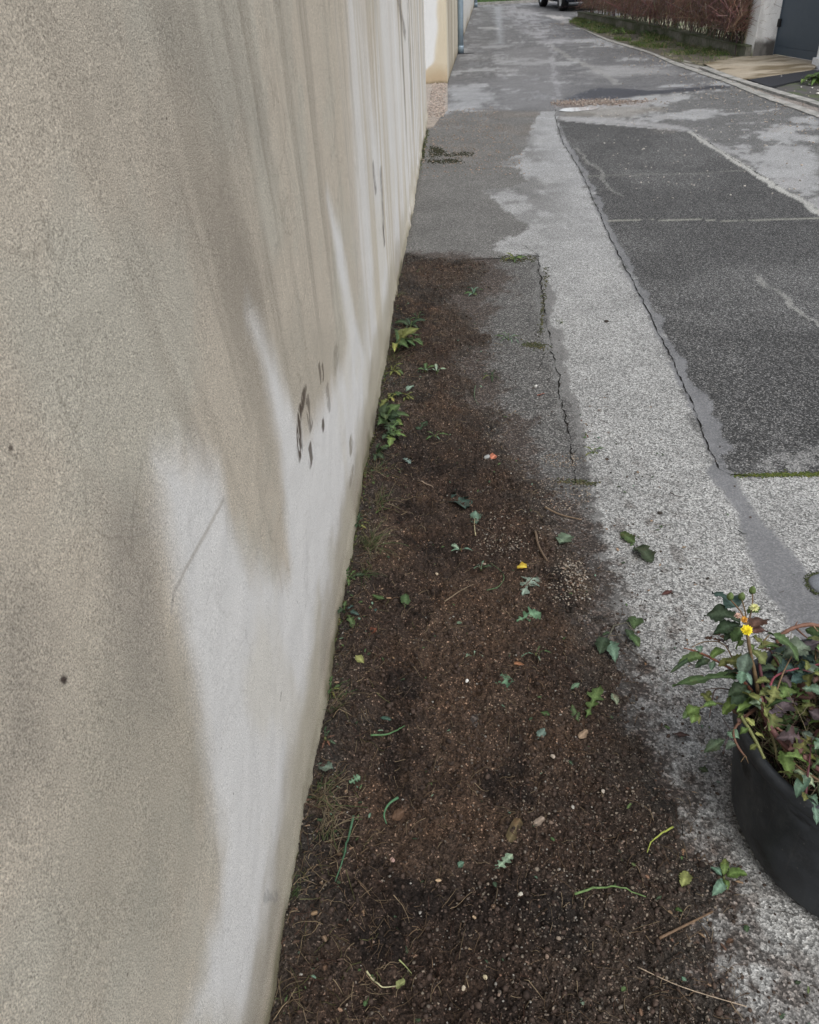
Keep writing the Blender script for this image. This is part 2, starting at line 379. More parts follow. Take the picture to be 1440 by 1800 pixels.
# foreground concrete-like light aggregate (right of the dirt)
light = pmask([(1320, 2000), (1255, 1700), (1215, 1560), (1190, 1400), (1115, 1290), (1090, 1090), (1050, 960), (1030, 850), (1005, 720), (980, 600), (952, 470), (865, 440), (870, 425), (915, 408), (930, 395), (880, 365), (855, 335), (930, 320), (915, 300), (880, 285), (920, 270), (935, 225), (950, 196),
               (976, 196), (984, 235), (1020, 300), (1088, 450), (1160, 590), (1225, 735), (1262, 825), (1300, 838), (1700, 840), (2300, 2000)], .014, .06, .035)
paint(light, LIGHT, 1.0, .85)
paint(light * ss(2.6, 8, Y) * .75, (.262, .268, .275), .55)
paint(light * ss(4.6, 6.5, Y) * ss(.45, .6, fbm(X * 5, Y * 3.2, 61, 5)) * ss(.95, .55, X), (.14, .14, .138), .7)
paint(light * ss(.55, .75, fbm(X * 3, Y * 3, 64, 5)) * .3, (.24, .24, .235), 1.0)
# tar bands beside the crack and down to the right
band = np.maximum(lmask([(985, 240), (1025, 300), (1092, 450), (1165, 590), (1228, 735), (1262, 822)], .022, .03), 0)
paint(band * .8, TARB, .35, .6)
paint(pmask([(1255, 815), (1290, 835), (1330, 900), (1380, 960), (1450, 1040), (1560, 1180), (1520, 1330), (1440, 1180), (1330, 1010), (1290, 900), (1240, 830)], .012, .02, .015), TARB, .3, .6)
paint(lmask([(1185, 640), (1225, 700), (1262, 790)], .035, .03) * .9, TARB, .3, .6)
# band beside the broken seam at the dirt's edge
paint(lmask([(955, 480), (975, 590), (1000, 690), (1018, 800), (1035, 880), (1060, 1000), (1085, 1100)], .028, .05) * .9, (.13, .128, .124), .35, .7)
paint(pmask([(1000, 700), (1030, 820), (1040, 900), (1085, 1060), (1100, 1260), (1150, 1360), (1180, 1420), (1235, 1600), (1270, 1720), (1230, 1800), (900, 1800), (850, 900), (880, 760), (960, 700)], .012, .04, .035), (.085, .083, .080), .6, .75)
paint(pmask([(1020, 1080), (1080, 1030), (1110, 1100), (1130, 1200), (1140, 1290), (1100, 1330), (1040, 1200)], .025, .06, .03) * .9, (.075, .072, .068), .5)
# dark dirty asphalt between dirt and seam, Y 2.6..4.8
paint(pmask([(700, 470), (860, 452), (945, 448), (962, 600), (990, 720), (1000, 800), (640, 900)], .015, .02, .015), (.088, .086, .082), .85)
paint(lmask([(938, 452), (950, 540), (975, 640), (990, 740)], .012, .03) * .6, (.14, .14, .135), .4)
# brown soil washed over the asphalt
earth = pmask([(440, 1900), (705, 440), (880, 455), (900, 490), (860, 560), (890, 700), (960, 820), (1040, 960), (1090, 1120), (1130, 1300), (1200, 1430), (1250, 1600), (1290, 1800), (1300, 1900)], .05, .12, .08)
paint(earth * .85, (.042, .031, .025), .7, .9)
spl = ss(.52, .66, fbm(X * 16, Y * 16, 15, 4) + .10 * ss(.35, .0, np.abs(X - .52))) * ss(1.9, 1.0, Y) * ss(.36, .46, X) * ss(.95, .6, X)
paint(spl * .42, (.055, .040, .033), .9)
spl2 = ss(.60, .70, fbm(X * 22, Y * 18, 19, 4)) * ss(3.0, 1.8, Y) * ss(.40, .5, X) * ss(.8, .55, X); paint(spl2 * .6, (.06, .046, .038), .9)
# trench cut with gravel and fresh tar strip crossing the far road
paint(pmask([(1000, 170), (1050, 154), (1100, 156), (1150, 160), (1270, 149), (1290, 154), (1150, 166), (1070, 176), (980, 180)], .03, .03, .02) * .98, (.030, .031, .038), .4, .6)
paint(pmask([(985, 177), (1080, 175), (1125, 177), (1110, 184), (1060, 187), (978, 188)], .12, .25, .1) * .6, (.20, .155, .13), 1.0)
paint(ss(.60, .72, fbm(X * 2, Y * 2, 44, 5)) * pmask([(1140, 180), (1300, 150), (1440, 205), (1440, 300), (1180, 230)], .3, .2, .05) * .5, (.22, .20, .18), 1.0)
# white bar far left, rectangular cuts
paint(pmask([(841, 48), (877, 48), (877, 51), (841, 51)], .05, 0, 0), (.42, .42, .41), .2)
paint(pmask([(840, 62), (872, 62), (873, 76), (838, 80)], .15, .05, .02) * .6, (.09, .09, .088), .5)
paint(pmask([(840, 12), (866, 12), (872, 60), (838, 60)], .15, .1, .02) * .6, (.10, .10, .098), .5)
paint(pmask([(995, 30), (1008, 38), (1000, 42), (985, 40), (965, 28), (985, 27)], .08, .2, .05), (.36, .35, .34), .8)
# darker strip by the wall foot, beyond the soil
paint(ss(.05, 0, X + .334) * .7 * ss(4.5, 5.5, Y), (.07, .065, .055), .5)
wet = ss(.42, .3, mid) * far; rough = np.clip(rough - .3 * wet, .3, 1)
zz = (fbm(X * .5, Y * .5, 8, 3) - .5) * .0
road = mesh_np('road', np.stack([X, Y, zz], 1), grid_faces(len(ys), NCx), MAT['road'], True, {'Col': cold, 'grain': grain, 'rough': rough})
tag(road, kind='structure')

# ---- cracks in the asphalt: narrow ragged gaps
def crack(px, w, jag, seed, step=.012, gap=0.0, z=.003):
    P = GP(px); rr = random.Random(seed); pts = []
    for a, c in zip(P[:-1], P[1:]):
        L = np.hypot(*(c - a)); n = max(1, int(L / (step * (1 + a[1] * .25))))
        pts += [a + (c - a) * k / n for k in range(n)]
    pts.append(P[-1]); mb = MB(); prev = None; off = 0
    for i, p in enumerate(pts):
        t = pts[min(i + 1, len(pts) - 1)] - pts[max(i - 1, 0)]; t = t / (np.hypot(*t) + 1e-9); nn = np.array([-t[1], t[0]])
        off = off * .6 + rr.uniform(-jag, jag) * 1.3; ww = w * .55 * rr.uniform(.2, 1.5)
        if rr.random() < gap: ww *= .12
        a = p + nn * (off + ww); c = p + nn * (off - ww)
        cur = [(a[0], a[1], z), (c[0], c[1], z)]
        if prev: mb.add(prev + cur[::-1], [(0, 1, 2, 3)])
        prev = cur
    o = mb.build('crack', MAT['crack'], smooth=False); return tag(o, kind='structure')
crack([(978, 192), (976, 205), (984, 235), (992, 255), (1020, 300), (1055, 378), (1088, 450), (1125, 520), (1160, 590), (1195, 660), (1225, 735), (1245, 790), (1262, 825), (1285, 835), (1320, 838)], .0042, .004, 1)
crack([(946, 455), (950, 500), (962, 560), (968, 610), (982, 660), (990, 710), (996, 760), (1005, 800)], .0045, .006, 2, gap=.15)
crack([(822, 456), (870, 455), (905, 453), (925, 447), (948, 452)], .006, .005, 3)
crack([(918, 430), (935, 441), (946, 452)], .003, .005, 4)
crack([(1215, 1560), (1235, 1640), (1250, 1700), (1272, 1760), (1290, 1830)], .0022, .002, 5, gap=.4)
crack([(1145, 1370), (1165, 1400), (1190, 1430), (1200, 1470)], .0012, .003, 6, gap=.3)
crack([(985, 212), (1100, 219), (1215, 231)], .008, .006, 7, gap=.3)
crack([(1215, 231), (1290, 280), (1345, 312)], .006, .006, 8, gap=.35)
crack([(980, 191), (1000, 188), (1030, 186)], .012, .02, 9)
crack([(960, 620), (950, 640), (940, 655)], .0022, .006, 10)
crack([(1005, 795), (1012, 830), (1018, 850)], .003, .006, 12, gap=.3)
for k, (a, c) in enumerate([((965, 600), (940, 596)), ((978, 655), (962, 668)), ((990, 720), (1012, 724)), ((996, 760), (975, 752)), ((1003, 800), (1020, 790))]):
    crack([a, ((a[0] + c[0]) / 2, (a[1] + c[1]) / 2 + 3), c], .002, .005, 30 + k)

# ---- strip of dug-over soil along the wall
ys2 = np.array([G(802, y)[1] for y in np.arange(2350, 436, -1.9)]); ys2 = ys2[ys2 > .15]; nc2 = 560
Ys = np.repeat(ys2[:, None], nc2, 1).ravel(); Xs = np.tile(np.linspace(-.35, .66, nc2), len(ys2))
Psoil = GP([(430, 2400), (470, 1800), (708, 445), (790, 452), (858, 462), (845, 510), (790, 530), (840, 560), (850, 620), (812, 660), (850, 700), (880, 760), (940, 850), (1000, 925), (1020, 1010), (1060, 1110), (1090, 1230), (1120, 1330), (1180, 1440), (1215, 1560), (1240, 1700), (1265, 1850), (1290, 2400)])
Psoil = np.array([(min(p[0], -.34) if p[0] < -.25 else p[0], p[1]) for p in Psoil])
e = sdist(Xs, Ys, Psoil) + (fbm(Xs * 6, Ys * 6, 101, 5, .65) - .5) * .26
d0 = Xs + .334
h = -.012 + .030 * ss(-.06, .10, e) + .030 * ss(.20, 0, d0) * ss(5.2, 4.2, Ys) * (.35 + fbm(Xs * 3, Ys * 2.2, 103, 3))
bump1 = fbm(Xs * 9, Ys * 9, 105, 3) - .5; bump2 = fbm(Xs * 38, Ys * 38, 107, 3, .65) - .5; bump3 = vn(Xs * 170, Ys * 170, 109) - .5; bump4 = vn(Xs * 320, Ys * 320, 111) - .5
amp = ss(-.05, .12, e)
bump5 = np.abs(fbm(Xs * 60, Ys * 60, 113, 3, .6) - .5) * 2
h = h + amp * (bump1 * .030 + bump2 * .030 - bump5 * .010 + bump3 * .0085 + bump4 * .004) + (1 - amp) * (bump2 * .014 + bump3 * .004)
furrow = ldist(Xs, Ys, GP([(838, 1200), (838, 1255), (836, 1300)])); h -= .006 * (1 - ss(.006, .022, furrow)) * (Ys < 1.7)
g1 = sdist(Xs, Ys, GP([(900, 1000), (1040, 1010), (1040, 1060), (960, 1060)]))
ro = fbm(Xs * 4, Ys * 4, 120, 4)
base = np.array([.050, .0345, .0265]); alt = np.array([.080, .054, .039]); dk = np.array([.024, .0175, .0145]); gy = np.array([.062, .057, .051])
cs = base + (alt - base) * ss(.42, .62, ro)[:, None]; t = ss(.55, .72, fbm(Xs * 7, Ys * 7, 130, 4))[:, None]; cs = cs * (1 - t) + dk * t
edge = ss(.15, .0, e)[:, None] * .65; cs = cs * (1 - edge) + gy * edge
t = (ss(.05, .3, Xs) * ss(1.1, .7, Ys) * .6)[:, None]; cs = cs * (1 - t) + np.array([.052, .046, .040]) * t
t = (ss(.45, .6, fbm(Xs * 3, Ys * 3, 133, 4)) * ss(2.2, 3.2, Ys) * .45)[:, None]; cs = cs * (1 - t) + gy * .8 * t
f = grid_faces(len(ys2), nc2); keep = (h[f] > -.0035).any(1); f = f[keep]
soil = mesh_np('soil', np.stack([Xs, Ys, h], 1), f, MAT['soil'], True, {'Col': cs}); tag(soil, kind='structure')
_hs = h.reshape(len(ys2), nc2)
def gz(x, y):
    """height of the surface (soil or road) at x,y"""
    if x < -.349 or x > .655 or y < ys2[0] or y > ys2[-1]: return 0.0
    i = int(np.clip(np.searchsorted(ys2, y), 1, len(ys2) - 1)); j = int((x + .35) / 1.01 * (nc2 - 1))
    return max(0.0, float(_hs[i - 1:i + 1, j:j + 2].max()))
_es = e.reshape(len(ys2), nc2)
def ge(x, y):
    if x < -.349 or x > .655 or y < ys2[0] or y > ys2[-1]: return -1.0
    i = int(np.clip(np.searchsorted(ys2, y), 1, len(ys2) - 1)); return float(_es[i, int((x + .35) / 1.01 * (nc2 - 1))])

# ---- long rendered wall on the left
WX = -.334; YE = 9.81
yw = [.10]
while yw[-1] < YE: yw.append(yw[-1] + max(.0027 * yw[-1] + .0004, .0026))
yw[-1] = YE; yw = np.array([-2.0, -1.0, -.2] + yw); zw = np.concatenate([np.linspace(-.05, 1.62, 700), [1.8, 2.0, 2.2]])
nz = len(zw); Yw = np.repeat(yw[:, None], nz, 1).ravel(); Zw = np.tile(zw, len(yw))
def wpoly(px): return [GW(x, y, WX) for x, y in px]
sh = .38 * np.exp(-np.maximum(Yw - .9, 0) / .7); ysh = Yw + sh * (Zw - 1.1)
st1 = fbm(ysh * 11, Zw * .55 + 3, 201, 4, .6); st2 = fbm(ysh * 4, Zw * .7, 203, 4, .6); st3 = fbm(ysh * 34, Zw * .8, 205, 3, .6); blot = fbm(Yw * 2.6, Zw * 2.6, 207, 5, .6)
beige = np.array([.60, .535, .44]); grey = np.array([.57, .53, .445]); dkb = np.array([.37, .33, .27]); yel = np.array([.40, .37, .30])
def mixc(c, c2, m): m = np.clip(m, 0, 1)[:, None]; return c * (1 - m) + np.array(c2) * m
cw = np.tile(beige, (len(Yw), 1)); cw = mixc(cw, grey, ss(.42, .62, blot)); 
dm = ss(.5, .68, st1) * .6 * ss(.5, 1.0, Yw) + ss(.52, .72, st3) * .3 * ss(.8, 1.6, Yw)
cw = mixc(cw, dkb, dm * ss(.45, 1.0, Zw + .0 * Yw) * .85)
def wm(px, soft, jag=.03, seed=0):
    P = wpoly(px); d = sdist(Yw, Zw, P) + (fbm(Yw * 14, Zw * 6, 300 + seed, 5, .65) - .5) * jag * 2; return ss(-soft, soft, d)
cw = mixc(cw, (.29, .255, .21), wm([(250, 250), (330, 230), (480, 480), (470, 600), (380, 520), (260, 420)], .11, .10, 1) * .42)
cw = mixc(cw, (.32, .295, .25), wm([(150, 60), (400, 0), (470, 250), (430, 330), (360, 180)], .12, .08, 2) * .4)
cw = mixc(cw, (.26, .235, .20), wm([(0, 1050), (60, 1080), (80, 1330), (0, 1420)], .06, .04, 3) * .5)
cw = mixc(cw, (.30, .275, .24), wm([(170, 850), (280, 880), (290, 1250), (200, 1250)], .05, .04, 4) * .5)
cw = mixc(cw, yel, wm([(150, 1150), (330, 1150), (380, 1350), (300, 1700), (100, 1800), (120, 1300)], .08, .06, 5) * .5)
cw = mixc(cw, (.42, .385, .315), wm([(460, 640), (520, 560), (600, 570), (600, 640), (530, 760)], .05, .04, 6) * .3)
WHT = (.70, .69, .67)
white = wm([(272, 812), (310, 800), (380, 832), (400, 925), (435, 985), (475, 1017), (507, 1000), (500, 900), (490, 780), (478, 700), (458, 610), (440, 560), (470, 615), (500, 690), (535, 770), (575, 700), (602, 650), (612, 600), (600, 500), (585, 400), (578, 350), (603, 430), (620, 540), (640, 620), (652, 590), (640, 500), (632, 380), (622, 160), (645, 160), (690, 200), (752, 100), (752, 215), (712, 420), (685, 600), (640, 850), (590, 1120), (545, 1420), (470, 1810), (330, 1810), (385, 1600), (395, 1500), (365, 1350), (345, 1250), (322, 1130), (312, 1060), (295, 950), (282, 850)], .055, .034, 8)
stripes = ss(.36, .66, fbm(ysh * 5.5, Zw * .5, 221, 4, .65) + .35 * (.55 - Zw) )
whf = ss(1.45, .75, Zw + (fbm(Yw * 2.6, Zw * .25, 223, 4, .6) - .5) * 2.2 - .06 * (Yw - 3) - .22); whf = whf * (.78 + .22 * stripes)
t_ = ss(2.5, 3.1, Yw); whm = white * (1 - t_) + whf * t_
lowfar = ss(2.0, 3.0, Yw) * ss(.55, .35, Zw); whm = np.maximum(whm, lowfar * .8 * ss(.62, .45, fbm(Yw * 6, Zw * 1.2, 225, 4)))
cw = mixc(cw, WHT, whm * .97)
# streaks over the white on the far stretch
cw = mixc(cw, (.52, .46, .36), ss(.48, .68, fbm(Yw * 6.5, Zw * .3, 231, 4, .6)) * ss(2.4, 3.4, Yw) * .75)
cw = mixc(cw, (.26, .235, .20), ss(.60, .70, fbm(Yw * 5.2 + 3, Zw * .4, 233, 3, .6)) * ss(4.2, 5.5, Yw) * ss(.25, .9, Zw + .05 * (Yw - 5)) * .75)
cw = mixc(cw, (.60, .55, .44), ss(.40, .2, np.abs(Zw - .35)) * ss(.50, .68, fbm(Yw * 3, Zw * 2, 241, 4)) * white * .35)
# dirty foot: rain splash of soil
Zf = Zw - .045 * ss(5.6, 4.6, Yw); ft = fbm(Yw * 5, Zw * 9, 251, 4, .6); foot = ss(.25, .08, Zf + (ft - .5) * .16) * ss(6.5, 3.5, Yw)
cw = mixc(cw, (.36, .32, .25), foot * .85)
cw = mixc(cw, (.34, .30, .235), ss(.075, .02, Zf + (ft - .5) * .07) * .8)
cw = mixc(cw, (.16, .145, .09), ss(.034, .004, Zf + (ft - .5) * .06) * .85)
cw = mixc(cw, (.50, .46, .37), ss(.30, .15, Zw + (fbm(Yw * 4, Zw * 4, 255, 4) - .5) * .3) * ss(.42, .5, Yw * 0 + fbm(Yw * 2, Zw, 256, 3)) * .55)
# scuffs and scrapes
def scuff(px, w, c, a, jag=.004):
    global cw
    P = [(p_[0] / 3, p_[1]) for p_ in (GW(x, y, WX) for x, y in px)]; d = ldist((Yw + (vn(Yw * 60, Zw * 60, 261) - .5) * jag * 4) / 3, Zw, P)
    m = (1 - ss(w * .6, w * 1.7, d)) * a * ss(.12, .35, vn(Yw * 160, Zw * 45, 263)); cw = mixc(cw, c, m)
BR = (.085, .062, .045)
scuff([(535, 692), (533, 712)], .009, BR, .9); scuff([(527, 720), (525, 755), (528, 800)], .008, BR, .95); scuff([(541, 700), (543, 735), (547, 752)], .006, BR, .7)
scuff([(545, 785), (547, 815)], .006, BR, .85); scuff([(561, 640), (564, 672)], .004, BR, .7); scuff([(567, 640), (569, 665)], .004, BR, .7); scuff([(575, 680), (580, 720)], .006, BR, .45)
scuff([(567, 742), (569, 752)], .006, BR, .9); scuff([(656, 290), (661, 335)], .012, BR, .6); scuff([(670, 300), (675, 400)], .016, BR, .55); scuff([(674, 400), (676, 428)], .01, BR, .7)
scuff([(616, 775), (618, 790)], .01, (.2, .17, .12), .7); scuff([(590, 620), (592, 640)], .015, (.3, .27, .22), .6); scuff([(619, 830), (617, 845)], .012, (.25, .22, .18), .6)
scuff([(110, 1192), (118, 1196)], .0011, (.08, .06, .05), 1.0, .001); scuff([(495, 1215), (493, 1228)], .0015, BR, .8); scuff([(700, 0), (706, 30), (712, 60)], .03, (.12, .1, .08), .6, .01)
scuff([(17, 785), (19, 792)], .0008, (.08, .06, .05), 1.0, .001); scuff([(465, 1572), (488, 1578)], .003, (.2, .2, .2), .4)
P = wpoly([(392, 878), (360, 940), (325, 1000), (303, 1045), (300, 1075)]); d = ldist(Yw, Zw, P); cw = mixc(cw, (.44, .41, .37), (1 - ss(.001, .006, d)) * .75)
gw = .58 + .42 * (1 - whm); gw = np.where(Zw < .12, np.maximum(gw, .7), gw); gw = gw * (1 - .5 * ss(2.5, 6, Yw))
xw = WX + (fbm(Yw * 1.3, Zw * 1.1, 271, 3) - .5) * .006 + .020 * ss(.10, 0, Zw) * (ft) + (vn(Yw * 40, Zw * 40, 273) - .5) * .006 * ss(.07, .0, Zw)
xw += .004 * (fbm(Yw * 12, Zw * 12, 277, 3) - .5)
wroot = empty('rendered_wall', (WX, 0, 0)); tag(wroot, 'long rough rendered wall streaked beige and white, running beside the soil', 'wall')
fw = grid_faces(len(yw), nz)
wf = mesh_np('render_face', np.stack([xw - WX, Yw, Zw], 1), fw[:, ::-1].copy(), MAT['wall'], True, {'Col': cw, 'grain': gw}, wroot)
wb = MB(); cc_ = (.5, .47, .4)
wb.box(-.25, -.012, -2.0, YE - .004, -.05, 2.2, cc_); wo = wb.build('masonry', MAT['attr'], wroot, False)
wb = MB(); wb.box(-.29, .05, -2.0, YE + .02, 2.2, 2.26, (.4, .38, .34)); wb.build('coping', MAT['attr'], wroot, False)
wb = MB(); wb.box(-.25, .0, YE - .003, YE + .001, -.05, 2.2, (.6, .58, .53)); wb.build('end_face', MAT['attr'], wroot, False)

# ================================================================== FAR SETTING
TD = np.array([.0374, .9993])                       # direction of the building line
def vgrid(name, p0, p1, z0, z1, nu, nv, colf, parent, mat, outward=-1):
    """upright sheet from p0 to p1 with painted-on staining"""
    p0 = np.array(p0); p1 = np.array(p1); u = np.linspace(0, 1, nu); z = np.linspace(z0, z1, nv)
    U = np.repeat(u[:, None], nv, 1).ravel(); Z = np.tile(z, nu); P = p0[None] + (p1 - p0)[None] * U[:, None]
    L = np.hypot(*(p1 - p0)); c, g = colf(U * L, Z, L); f = grid_faces(nu, nv)
    if outward > 0: f = f[:, ::-1].copy()
    return mesh_np(name, np.stack([P[:, 0], P[:, 1], Z], 1), f, mat, True, {'Col': c, 'grain': g}, parent)
bld = empty('rendered_building', (-.134, 12.72, 0)); tag(bld, 'pale rendered house wall with yellow-brown damp stain and grey downpipes beyond the long wall', 'building')
o0 = np.array([-.134, 12.72])
def cf_front(u, z, L):
    s = L - u; c = np.tile([.66, .66, .65], (len(u), 1)); n = (fbm(u * 5, z * 3, 401, 4) - .5)
    m = ss(.03, -.03, s - .13 - .05 * np.exp(-((z - .3) / .2) ** 2) - .35 * ss(.30, .0, z) + n * .05)
    c = mixc(c, (.56, .49, .37), m); c = mixc(c, (.62, .56, .44), m * ss(.45, .6, fbm(u * 10, z * 1.2, 402, 3)) * .6)
    c = mixc(c, (.40, .30, .19), m * ss(.34, .05, z + n * .2) * .8); c = mixc(c, (.20, .16, .10), ss(.05, .0, z + n * .04)); return c, np.full(len(u), .5)
vgrid('front_face', np.array([-3.2, 12.9]) - o0, (0, 0), -.03, 2.7, 400, 240, cf_front, bld, MAT['wall'], 1)
def cf_side(u, z, L):
    n = (fbm(u * 2, z * 2, 405, 4) - .5); st = fbm(u * 7, z * .5, 406, 4, .6)
    c = np.tile([.52, .47, .38], (len(u), 1)); c = mixc(c, (.40, .35, .27), ss(.45, .65, st)); c = mixc(c, (.62, .58, .48), ss(.56, .7, fbm(u * 4, z * .4, 407, 3)))
    c = mixc(c, (.66, .65, .62), ss(4.0, 4.3, u) * ss(.15, .6, z + n)); c = mixc(c, (.6, .6, .58), ss(6, 9, u) * .7)
    c = mixc(c, (.30, .24, .16), ss(.22, .0, z + n * .3) * .7); c = mixc(c, (.14, .13, .10), ss(.06, .0, z + n * .06)); return c, np.full(len(u), .5)
vgrid('side_face', (0, 0), TD * 18.7, -.03, 2.7, 700, 160, cf_side, bld, MAT['wall'], 1)
b_ = MB(); a = np.array([-3.2, 12.9]) - o0; e_ = TD * 18.7
b_.prism([(a[0], a[1] + .01), (-.005, .01), (e_[0] - .006, e_[1]), (e_[0] - 3.1, e_[1])], -.03, 2.69, (.6, .58, .52)); b_.build('masonry', MAT['attr'], bld, False)
b_ = MB(); b_.prism([(a[0], a[1] - .06), (.06, -.06), (e_[0] + .06, e_[1] + .05), (e_[0] - 3.1, e_[1] + .05)], 2.7, 2.78, (.35, .30, .26)); b_.build('coping', MAT['attr'], bld, False)
def downpipe(px, py, r, label, top=2.65):
    p = G(px, py); t = empty('downpipe', (p[0], p[1], 0)); tag(t, label, 'downpipe', 'grey downpipes on the pale building')
    m = MB(); m.tube([(0, 0, .02), (0, 0, .6), (0, 0, 1.4), (0, 0, top)], r, 20); m.build('pipe', MAT['zinc'], t)
    m = MB(); m.tube([(0, 0, .0), (0, 0, .10), (.004, -.004, .13)], [r * 1.12, r * 1.1, r * 1.02], 20); m.build('foot_socket', MAT['zinc'], t)
    for z in (.95, 2.2):
        m = MB(); m.tube([(0, 0, z), (0, 0, z + .035)], r * 1.18, 20); m.box(-r * 2.1, 0, -.012, .012, z + .004, z + .030); m.build('bracket', MAT['zinc'], t)
    m = MB(); m.prism([(-.10, -.09), (.16, -.10), (.24, -.06), (.18, -.02), (-.08, .02)], .001, .006); m.build('foot_shadow_sheet', MAT['black'], t, False)  # flat black sheet standing in for the dark shadow puddle at the foot
downpipe(810, 94, .050, 'blue-grey round downpipe nearest the camera, at the corner of the pale building')
downpipe(836.5, 13, .050, 'second grey downpipe, far away at the end of the building line')
# pinkish gravel pad at the end of the long wall
mb = MB(); pp = [tuple(q) for q in GP([(740, 148), (787, 148), (787, 194), (776, 204), (768, 215), (762, 224), (750, 226), (735, 226)])]
mb.prism(pp, -.01, .006); tag(mb.build('gravel_pad', mat_flat('pink_gravel', (.33, .29, .25), .9, .45, 75, .2, 0, .6, (.24, .21, .185)), smooth=False), kind='structure')

# ---- kerb, gutter, verge
def smooth_pts(P, n=8):
    P = [np.array(p, float) for p in P]; out = []
    for i in range(len(P) - 1):
        p0 = P[max(i - 1, 0)]; p1 = P[i]; p2 = P[i + 1]; p3 = P[min(i + 2, len(P) - 1)]
        for k in range(n):
            t = k / n; out.append(.5 * ((2 * p1) + (-p0 + p2) * t + (2 * p0 - 5 * p1 + 4 * p2 - p3) * t * t + (-p0 + 3 * p1 - 3 * p2 + p3) * t ** 3))
    out.append(P[-1]); return out
def ribbon(name, pts, w0, w1, z0, z1, mat, jag=0.0, seed=0):
    rr = random.Random(seed); mb = MB(); L = []; Rr = []
    for i, p in enumerate(pts):
        t = pts[min(i + 1, len(pts) - 1)] - pts[max(i - 1, 0)]; t = t / np.hypot(*t); nn = np.array([t[1], -t[0]])
        L.append(p + nn * (w0 + rr.uniform(-jag, jag))); Rr.append(p + nn * (w1 + rr.uniform(-jag, jag)))
    v = []
    for a, c in zip(L, Rr): v += [(a[0], a[1], z0), (a[0], a[1], z1), (c[0], c[1], z1), (c[0], c[1], z0)]
    f = []
    for i in range(len(L) - 1):
        k = i * 4; f += [(k, k + 1, k + 5, k + 4), (k + 1, k + 2, k + 6, k + 5), (k + 2, k + 3, k + 7, k + 6)]
    f += [(0, 3, 2, 1), (len(v) - 4, len(v) - 3, len(v) - 2, len(v) - 1)]
    mb.add(v, [q[::-1] for q in f]); return mb.build(name, mat, smooth=False)
kl = smooth_pts(GP([(1700, 300), (1560, 250), (1440, 205), (1345, 171), (1280, 145), (1190, 114), (1145, 94), (1070, 71), (1015, 45), (1003, 41)]), 10)
tag(ribbon('kerb', kl, -.05, .07, -.02, .012, MAT['kerb'], .008, 1), kind='structure')
k2 = smooth_pts(GP([(1700, 278), (1560, 232), (1440, 188), (1380, 170), (1315, 150), (1270, 135), (1235, 121)]), 10)
tag(ribbon('kerb', k2, -.05, .06, -.02, .030, MAT['kerb'], .006, 2), kind='structure')
k3 = smooth_pts(GP([(1232, 122), (1185, 106), (1140, 88), (1105, 76), (1070, 66)]), 8)
tag(ribbon('kerb', k3, -.05, .10, -.02, .018, MAT['concrete'], .02, 3), kind='structure')
gp = [tuple(q) for q in GP([(1700, 300), (1440, 205), (1345, 171), (1280, 145), (1190, 114), (1100, 80), (1110, 76), (1185, 106), (1235, 121), (1315, 150), (1440, 188), (1700, 278)])]
mb = MB(); mb.prism(gp, -.01, .005); tag(mb.build('gutter', mat_flat('gutter_grit', (.15, .14, .13), .9, .6, 60, .2, 0, .7, (.24, .21, .19)), smooth=False), kind='structure')
# verge between kerb and hedge: soil sheet with colour patches
def patch_sheet(name, poly, colf, z, n=160, mat=None):
    P = np.array(poly); x0, y0 = P.min(0); x1, y1 = P.max(0); xs = np.linspace(x0, x1, n); yy = np.linspace(y0, y1, n)
    A = np.repeat(xs[:, None], n, 1).ravel(); B = np.tile(yy, n); d = sdist(A, B, P); hh = z + (fbm(A * 5, B * 5, 501, 4) - .5) * .03 * ss(0, .1, d) - .03 * ss(.0, -.05, d)
    f = grid_faces(n, n)[:, ::-1].copy(); f = f[(d[f] > -.03).all(1)]
    return tag(mesh_np(name, np.stack([A, B, hh], 1), f, mat or MAT['attr'], True, {'Col': colf(A, B)}), kind='structure')
def cf_verge(A, B):
    c = np.tile([.085, .075, .058], (len(A), 1)); c = mixc(c, (.06, .075, .03), ss(.48, .64, fbm(A * 3, B * 2, 511, 4))); return mixc(c, (.19, .17, .11), ss(.58, .7, fbm(A * 4, B * 3, 513, 4)) * .8)
VERGE = GP([(1237, 119), (1306, 104), (1264, 88), (1155, 66), (1011, 34), (1000, 41), (1070, 69), (1145, 92), (1190, 110)])
patch_sheet('verge', VERGE, cf_verge, .022)
VERGE2 = np.array([(3.62, 11.66), (4.56, 12.28), (5.3, 12.2), (6.5, 9.0), (5.5, 7.6), (3.95, 9.6), (3.66, 10.7)])
def cf_v2(A, B):
    c = np.tile([.075, .072, .068], (len(A), 1)); c = mixc(c, (.06, .08, .03), ss(.5, .62, fbm(A * 4, B * 4, 515, 4)) * .7); return c
patch_sheet('verge', VERGE2, cf_v2, .012)
mb = MB(); mb.prism([(3.61, 11.62), (4.56, 12.26), (4.95, 12.1), (4.3, 11.5), (3.66, 10.95)], -.01, .034); tag(mb.build('asphalt_patch', MAT['tar'], smooth=False), kind='structure')
